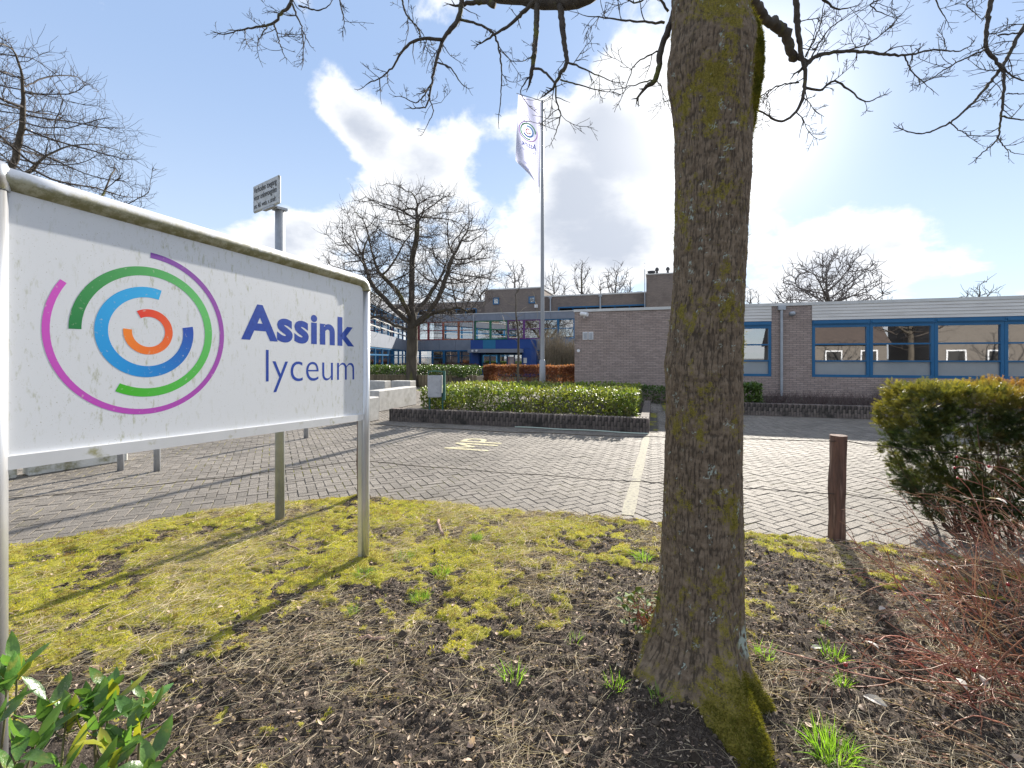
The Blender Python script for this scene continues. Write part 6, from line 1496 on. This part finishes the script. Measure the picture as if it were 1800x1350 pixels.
for pts, Z0, Z1, w0, w1, dens in branches:
    n = len(pts); P = np.array([P3(px, py, Z0 + (Z1 - Z0) * k / (n - 1)) for k, (px, py) in enumerate(pts)])
    m_ = max(14, int(np.linalg.norm(np.diff(P, axis=0), axis=1).sum() / .02)); Q3 = smooth_poly(P, m_); Q3[1:-1] += rbx.normal(0, .0022, (m_ - 2, 3))
    R_ = np.linspace(w0, w1, m_) ** 1.0 / 2 / F * Z0 * (.86 if w0 > 6 else .74) * (1 + .16 * (rbx.random(m_) < .2))
    V, Q_, T_ = tube_np(Q3, R_, 9 if w0 > 6 else 7); obj('branch', V, [Q_, T_], M_branch, bigtree, smooth=True)
    L_ = np.linalg.norm(np.diff(Q3, axis=0), axis=1).sum()
    for _ in range(rbx.poisson(L_ * 11 * dens)):
        i = rbx.integers(2, m_ - 1); t = unit(Q3[i + 1] - Q3[i - 1]) if i + 1 < m_ else unit(Q3[i] - Q3[i - 1]); s = unit(np.cross(t, rbx.normal(size=3))); dd = unit(t * .6 + s * .9 + np.array([0, 0, .1]))
        crooked(Q3[i], dd, rbx.uniform(.06, .24), min(R_[i] * .6, .0036), .0013, 2, .9)
    crooked(Q3[-1], unit(Q3[-1] - Q3[-3]), .12, R_[-1], .0013, 1, 1.2)
mbt = MB()
for P, R_ in tw_all:
    V, Q_, _ = tube_np(P, R_, 4, False); mbt.add(V, Q_)
mbt.build('twigs', M_branch, bigtree, smooth=True)
# upper crown, mostly above the frame
r_ = np.random.default_rng(5); u_ = unit(r_.normal(size=(1500, 3))); A = np.array([TRX, TRY, 8.2]) + u_ * (.3 + .7 * r_.random((1500, 1)) ** .6) * np.array([3.6, 3.6, 3.2]); A = A[A[:, 2] > 5.6][:520]
nd, pr_ = colonise(None, np.array([TP(z) + np.array([0, 0, 0]) for z in np.linspace(4.7, 6.2, 6)]), A, .3, .5, 4.5, r_)
ch = chains_of(nd, pr_, .007, 2.3, r_, .13); tubes_many(ch).build('upper_crown', M_branch, bigtree, smooth=True)

# ------------------------------------------------------------------ clipped yew hedge on the right
M_yew = mat('yew_needles', (1, 1, 1), (.8, .8, .8), scale=6, rough=.5, spec=.4, trans=.3, attr='Col', island=.25)
ry = np.random.default_rng(31)
HX0, HX1, HY0, HY1, HZ0, HZ1 = 2.22, 5.2, 4.80, 5.6, .09, 1.31
yew = thing('yew_hedge', ((HX0 + HX1) / 2, (HY0 + HY1) / 2, 0), 'clipped dark yew hedge with bronze tips at the right edge', 'hedge')
ns = 27000
face = ry.choice(5, ns, p=[.50, .17, .12, .06, .15]); U = ry.random((ns, 3)); k_ = ry.random(ns) ** 2 * .22
P = np.array([HX0, HY0, HZ0]) + U * np.array([HX1 - HX0, HY1 - HY0, HZ1 - HZ0])
P[:, 0] = np.where(ry.random(ns) < .7, HX0 + U[:, 0] * 1.7, P[:, 0])
P[face == 0, 1] = (HY0 + k_ * .8)[face == 0]; P[face == 1, 2] = (HZ1 - k_ * .4)[face == 1]; P[face == 2, 0] = (HX0 + k_ * .8)[face == 2]; P[face == 3, 1] = (HY1 - k_ * .5)[face == 3]
# rounded shoulders and a foot that draws in
zn = (P[:, 2] - HZ0) / (HZ1 - HZ0)
inset = .34 * np.clip(.40 - zn, 0, 1) ** 1.2 * 1.4; ex0 = np.clip(1 - (P[:, 0] - HX0) / .55, 0, 1)
P[:, 0] += inset * ex0 * 1.2 + .05 * ex0 * np.clip((zn - .86) / .14, 0, 1); P[:, 1] += inset * .55 * (P[:, 1] < HY0 + .3)
bump_ = (fbm(P[:, 0] * 4, P[:, 1] * 4, P[:, 2] * 4, 3, 33) - .5) * .16
outw = np.stack([-1.0 * (face == 2) - .3 * ex0, -1.0 * (face == 0) - .2, .35 + 1.0 * (face == 1)], 1); outw = unit(outw)
P += outw * bump_[:, None]
ok = ~((zn < .16) & (ry.random(ns) < 1 - zn * 4)); P, outw, face, ex0, zn = P[ok], outw[ok], face[ok], ex0[ok], zn[ok]; ns = len(P)
ncl = 2600; cl_i = ry.choice(ns, ncl, replace=False); own = ry.integers(0, ncl, ns); ctr = P[cl_i][own]          # sprays: sprigs fanning out of shared shoots
P = ctr + ry.normal(0, .016, (ns, 3)); outw = outw[cl_i][own]; ex0 = ex0[cl_i][own]; zn = zn[cl_i][own]
D = unit(outw + ry.normal(0, .60, (ns, 3)) + np.array([0, 0, .25])); ln = ry.uniform(.04, .085, ns)
S = unit(np.cross(D, ry.normal(size=(ns, 3)))); nN = 8; Vs = []; tris = []
for k in range(nN):
    t = (k + .4) / nN
    for sg in (-1, 1):
        b = P + D * (ln * t)[:, None]; nd_ = unit(S * sg + D * .65 + ry.normal(0, .12, (ns, 3))); L2 = (.021 * (1 - .35 * t)) * ry.uniform(.8, 1.2, ns); w_ = unit(np.cross(nd_, np.cross(S, D))) * .0026
        Vs += [b - w_, b + w_, b + nd_ * L2[:, None]]
Vy = np.stack(Vs, 1); m_ = Vy.shape[1]; Ty = (np.arange(ns)[:, None, None] * m_ + np.arange(m_).reshape(-1, 3)[None]).reshape(-1, 3)
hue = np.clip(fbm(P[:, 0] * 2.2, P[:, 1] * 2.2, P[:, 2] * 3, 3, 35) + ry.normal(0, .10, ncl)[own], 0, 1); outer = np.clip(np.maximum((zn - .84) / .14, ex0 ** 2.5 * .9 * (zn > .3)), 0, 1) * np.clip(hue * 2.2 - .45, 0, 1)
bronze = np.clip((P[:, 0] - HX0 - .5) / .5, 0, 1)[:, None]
tip_lit = np.array([.33, .29, .05]) * (1 - bronze) + np.array([.55, .26, .07]) * bronze  # outer tips: winter bronzing, with backlight also put into the colour
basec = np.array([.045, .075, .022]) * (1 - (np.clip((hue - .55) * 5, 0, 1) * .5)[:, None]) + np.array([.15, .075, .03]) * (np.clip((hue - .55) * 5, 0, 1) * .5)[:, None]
cy_ = basec * (1 - outer[:, None]) + tip_lit * outer[:, None]
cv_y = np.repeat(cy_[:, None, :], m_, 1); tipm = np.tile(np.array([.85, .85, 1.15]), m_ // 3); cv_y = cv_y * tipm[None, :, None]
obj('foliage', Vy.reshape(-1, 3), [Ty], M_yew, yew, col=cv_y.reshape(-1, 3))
ch = []
for _ in range(150):
    b = np.array([ry.uniform(HX0 + .35, HX1), ry.uniform(HY0 + .1, HY1 - .1), 0.0]); tgt = b + np.array([ry.normal(-.15, .28), ry.normal(-.05, .12), ry.uniform(.6, 1.15)]); q = [b + (tgt - b) * t + ry.normal(0, .012, 3) * (t > 0) for t in np.linspace(0, 1, 7)]
    ch.append((np.array(q), np.linspace(ry.uniform(.006, .014), .003, 7)))
for _ in range(46):     # bare shoots fanning out at the near lower corner
    b = np.array([HX0 + .30 + ry.uniform(0, .25), HY0 + .12 + ry.uniform(-.05, .2), 0.02]); tgt = b + np.array([ry.uniform(-.50, -.08), ry.uniform(-.15, .1), ry.uniform(.35, .75)]); q = [b + (tgt - b) * t + np.array([0, 0, -.06 * math.sin(t * 3.1)]) + ry.normal(0, .006, 3) * (t > 0) for t in np.linspace(0, 1, 8)]
    ch.append((np.array(q), np.linspace(.0045, .0014, 8)))
M_yst = mat('reddish_yew_stem', (0.15, 0.085, 0.06), (0.09, 0.055, 0.04), scale=9, rough=.85); tubes_many(ch).build('stems', M_yst, yew)

# ------------------------------------------------------------------ thorny rose thicket at the lower right
M_rose = mat('red_brown_rose_stem', (0.42, 0.17, 0.095), (0.26, 0.11, 0.07), scale=5, rough=.45, island=.5, c3=(0.40, 0.27, 0.14), s3=3, t3=(.5, .62))
M_hip = mat('red_rose_hip', (0.42, 0.02, 0.03), (0.30, 0.015, 0.02), scale=10, rough=.35, spec=.6)
M_pale = mat('bleached_dead_leaf', (0.62, 0.58, 0.54), (0.45, 0.40, 0.36), scale=10, rough=.6, trans=.2)
rs_ = np.random.default_rng(44); rb0 = gnd(1800, 1120); rose = thing('rose_bush', (rb0[0], rb0[1], 0), 'tangled red-stemmed thorny rose bush in the lower right corner', 'shrub')
ch = []; tips = []
def cane(b, d, ln, r0, lvl):
    n = 9; q = [b]
    for k in range(n): d = unit(d + rs_.normal(0, .16, 3) + np.array([-.02, 0, -.05])); q.append(q[-1] + d * ln / n)
    q = np.array(q); q[:, 2] = np.maximum(q[:, 2], .012); ch.append((q, np.linspace(r0, r0 * .45, n + 1)))
    if lvl:
        for _ in range(rs_.integers(2, 5)):
            i = rs_.integers(3, n); dd = unit(unit(q[i] - q[i - 1]) + unit(rs_.normal(size=3)) * .75); cane(q[i], dd, ln * rs_.uniform(.2, .5), r0 * .55, lvl - 1)
    else: tips.append(q[-1])
for _ in range(170):
    px = rs_.uniform(1690, 2120); py = rs_.uniform(1010, 1260); b = gnd(px, py); b[2] = 0; d = -RT * rs_.normal(.55, .55) - FW * rs_.uniform(-.5, .5); cane(b, unit(np.array([d[0], d[1], rs_.uniform(.4, 2.0)])), rs_.uniform(.4, .95), rs_.uniform(.0024, .0048), 2)
for _ in range(28):
    px = rs_.uniform(1700, 1900); py = rs_.uniform(1150, 1400); b = gnd(px, py); b[2] = .01; d = -RT * rs_.uniform(.6, 1.2) + FW * rs_.uniform(-.2, .8); cane(b, unit(np.array([d[0], d[1], rs_.uniform(.02, .35)])), rs_.uniform(.25, .5), rs_.uniform(.0022, .004), 1)
tubes_many(ch, lambda r: 4 if r < .003 else 6).build('canes', M_rose, rose, smooth=True)
hip_at = [P3(1682, 803, 3.1), P3(1678, 822, 3.1), P3(1683, 840, 3.05), P3(1738, 820, 3.0), P3(1772, 1027, 2.5), P3(1662, 1235, 2.15), P3(1712, 1178, 2.2), P3(1626, 1018, 2.7)] + [tips[i] for i in rs_.choice(len(tips), 10)]
for p in hip_at:
    V = ico * np.array([.0085, .0085, .0105]) * rs_.uniform(.8, 1.2) + p; obj('rose_hip', V, [icf], M_hip, rose, smooth=True)
    if p is not None and p[2] > .3: pass
ch2 = []
for p in hip_at[:8]:
    e = p + np.array([*(RT * rs_.uniform(.25, .45) - FW * rs_.uniform(-.1, .1)), -rs_.uniform(.12, .3)]); e[2] = max(e[2], .02); q = np.array([p + (e - p) * t + np.array([0, 0, .05 * math.sin(t * 3.1)]) for t in np.linspace(0, 1, 7)]); ch2.append((q, np.linspace(.0016, .003, 7)))
for c_ in ch2:
    V, Q_, T_ = tube_np(c_[0], c_[1], 5); obj('hip_stem', V, [Q_, T_], M_rose, rose, smooth=True)
for (px, py, Z, L_) in ((1640, 985, 3.3, .09), (1652, 992, 3.25, .07), (1700, 1215, 2.15, .08), (1560, 1242, 2.05, .09), (1425, 1142, 2.45, .06), (1545, 1143, 2.45, .07), (1770, 885, 2.7, .10), (1790, 880, 2.65, .08), (1730, 1205, 2.1, .09), (1620, 985, 3.3, .06), (1555, 1068, 2.7, .06)):
    p = at(px, py, Z); p[2] = max(p[2], verge_z(p[0], p[1]) + .012); a = rs_.uniform(0, 6.28); V, f = leaf_shapes(p[None], unit(np.array([[math.cos(a), math.sin(a), .15]])), unit(np.array([[rs_.normal(0, .3), -.4, 1.0]])), np.array([L_]), np.array([L_ * .45]), np.array([.25]), rs_)
    obj('dead_leaf', V, f, M_pale, rose)

# ------------------------------------------------------------------ laurel at the lower left, leaf by leaf
M_fl = mat('large_laurel_leaf', (0.075, 0.17, 0.04), (0.12, 0.23, 0.05), scale=9, rough=.3, spec=.55, objrand=.4, trans=.35, c3=(.20, .22, .05), s3=20, t3=(.58, .7), bump=.3, bscale=60)
M_fly = mat('yellowing_laurel_leaf', (0.30, 0.30, 0.03), (0.20, 0.26, 0.03), scale=9, rough=.3, spec=.6, trans=.4)
M_flst = mat('green_laurel_stem', (0.16, 0.16, 0.06), (0.12, 0.10, 0.05), scale=9, rough=.7)
rl = np.random.default_rng(17); flb = gnd(60, 1480); flb[2] = 0
fl_ = thing('laurel_shrub', flb, 'young glossy green laurel shrub in the bottom left corner', 'shrub')
stm = []; LV_cache = 0
tops = [(30, 1175, 1.55, 7), (195, 1215, 1.7, 7), (150, 1235, 1.66, 7), (262, 1235, 1.74, 7), (85, 1240, 1.6, 7), (225, 1300, 1.6, 7), (12, 1200, 1.50, 6), (60, 1300, 1.45, 7), (118, 1262, 1.6, 8), (168, 1258, 1.62, 8), (238, 1268, 1.66, 8), (195, 1330, 1.5, 8), (110, 1335, 1.42, 7), (265, 1345, 1.55, 6), (-20, 1270, 1.4, 6), (28, 1345, 1.35, 6), (150, 1380, 1.4, 6)]
for (px, py, Z, nl_) in tops:
    p = at(px, py, Z); b = np.array([p[0] + rl.normal(0, .04), p[1] - .04 + rl.normal(0, .04), -.02]); q = np.array([b + (p - b) * t + rl.normal(0, .006, 3) * (0 < t < 1) for t in np.linspace(0, 1, 6)]); stm.append((q, np.linspace(.0055, .003, 6)))
    a0r = rl.uniform(0, 6.28)
    for k in range(nl_):
        a = a0r + k * 2.4; el = rl.uniform(.15, 1.0) if k < nl_ - 2 else rl.uniform(.9, 1.35); d = np.array([math.cos(a) * math.cos(el), math.sin(a) * math.cos(el), math.sin(el)]); pb_ = p + np.array([0, 0, -.013 * k + .01]); L_ = rl.uniform(.08, .13)
        V, f = leaf_shapes(pb_[None] + d[None] * .012, d[None], np.array([[rl.normal(0, .15), rl.normal(0, .15), 1.0]]), np.array([L_]), np.array([L_ * rl.uniform(.32, .40)]), np.array([rl.normal(-.12, .22)]), rl)
        obj('leaf', V, f, M_fly if rl.random() < .10 else M_fl, fl_, smooth=True); stm.append((np.array([pb_, pb_ + d * .016]), np.array([.0018, .0015])))
tubes_many(stm, lambda r: 6).build('stems', M_flst, fl_, smooth=True)
# leafy bramble sprig against the left side of the trunk
M_br = mat('bramble_leaf', (0.06, 0.12, 0.03), (0.12, 0.16, 0.03), scale=6, rough=.65, spec=.25, island=.5, trans=.3, c3=(.35, .22, .04), s3=14)
bb = gnd(1135, 1118); bs = thing('bramble_sprig', (bb[0], bb[1], 0), 'small leafy bramble sprig against the left side of the trunk', 'shrub')
n = 70; Pb = np.array([at(rl.uniform(1092, 1172), rl.uniform(1035, 1112), TRZ + rl.uniform(-.05, .3)) for _ in range(n)]); Pb[:, 2] = np.maximum(Pb[:, 2], .03)
a = rl.uniform(0, 6.28, n); D = unit(np.stack([np.cos(a), np.sin(a), rl.normal(.2, .3, n)], 1)); Up = unit(np.stack([rl.normal(0, .4, n), rl.normal(0, .4, n), np.ones(n)], 1)); L_ = rl.uniform(.025, .05, n)
V, f = leaf_shapes(Pb, D, Up, L_, L_ * .62, rl.normal(0, .2, n), rl); obj('foliage', V, f, M_br, bs)
tubes_many([(np.array([[bb[0] + rl.normal(0, .03), bb[1] + .1 + rl.normal(0, .03), 0], (Pb[i] + bb) / 2 + rl.normal(0, .02, 3) + np.array([0, .05, .03]), Pb[i]]), np.array([.003, .0025, .0015])) for i in range(0, n, 3)]).build('stems', M_rose, bs)
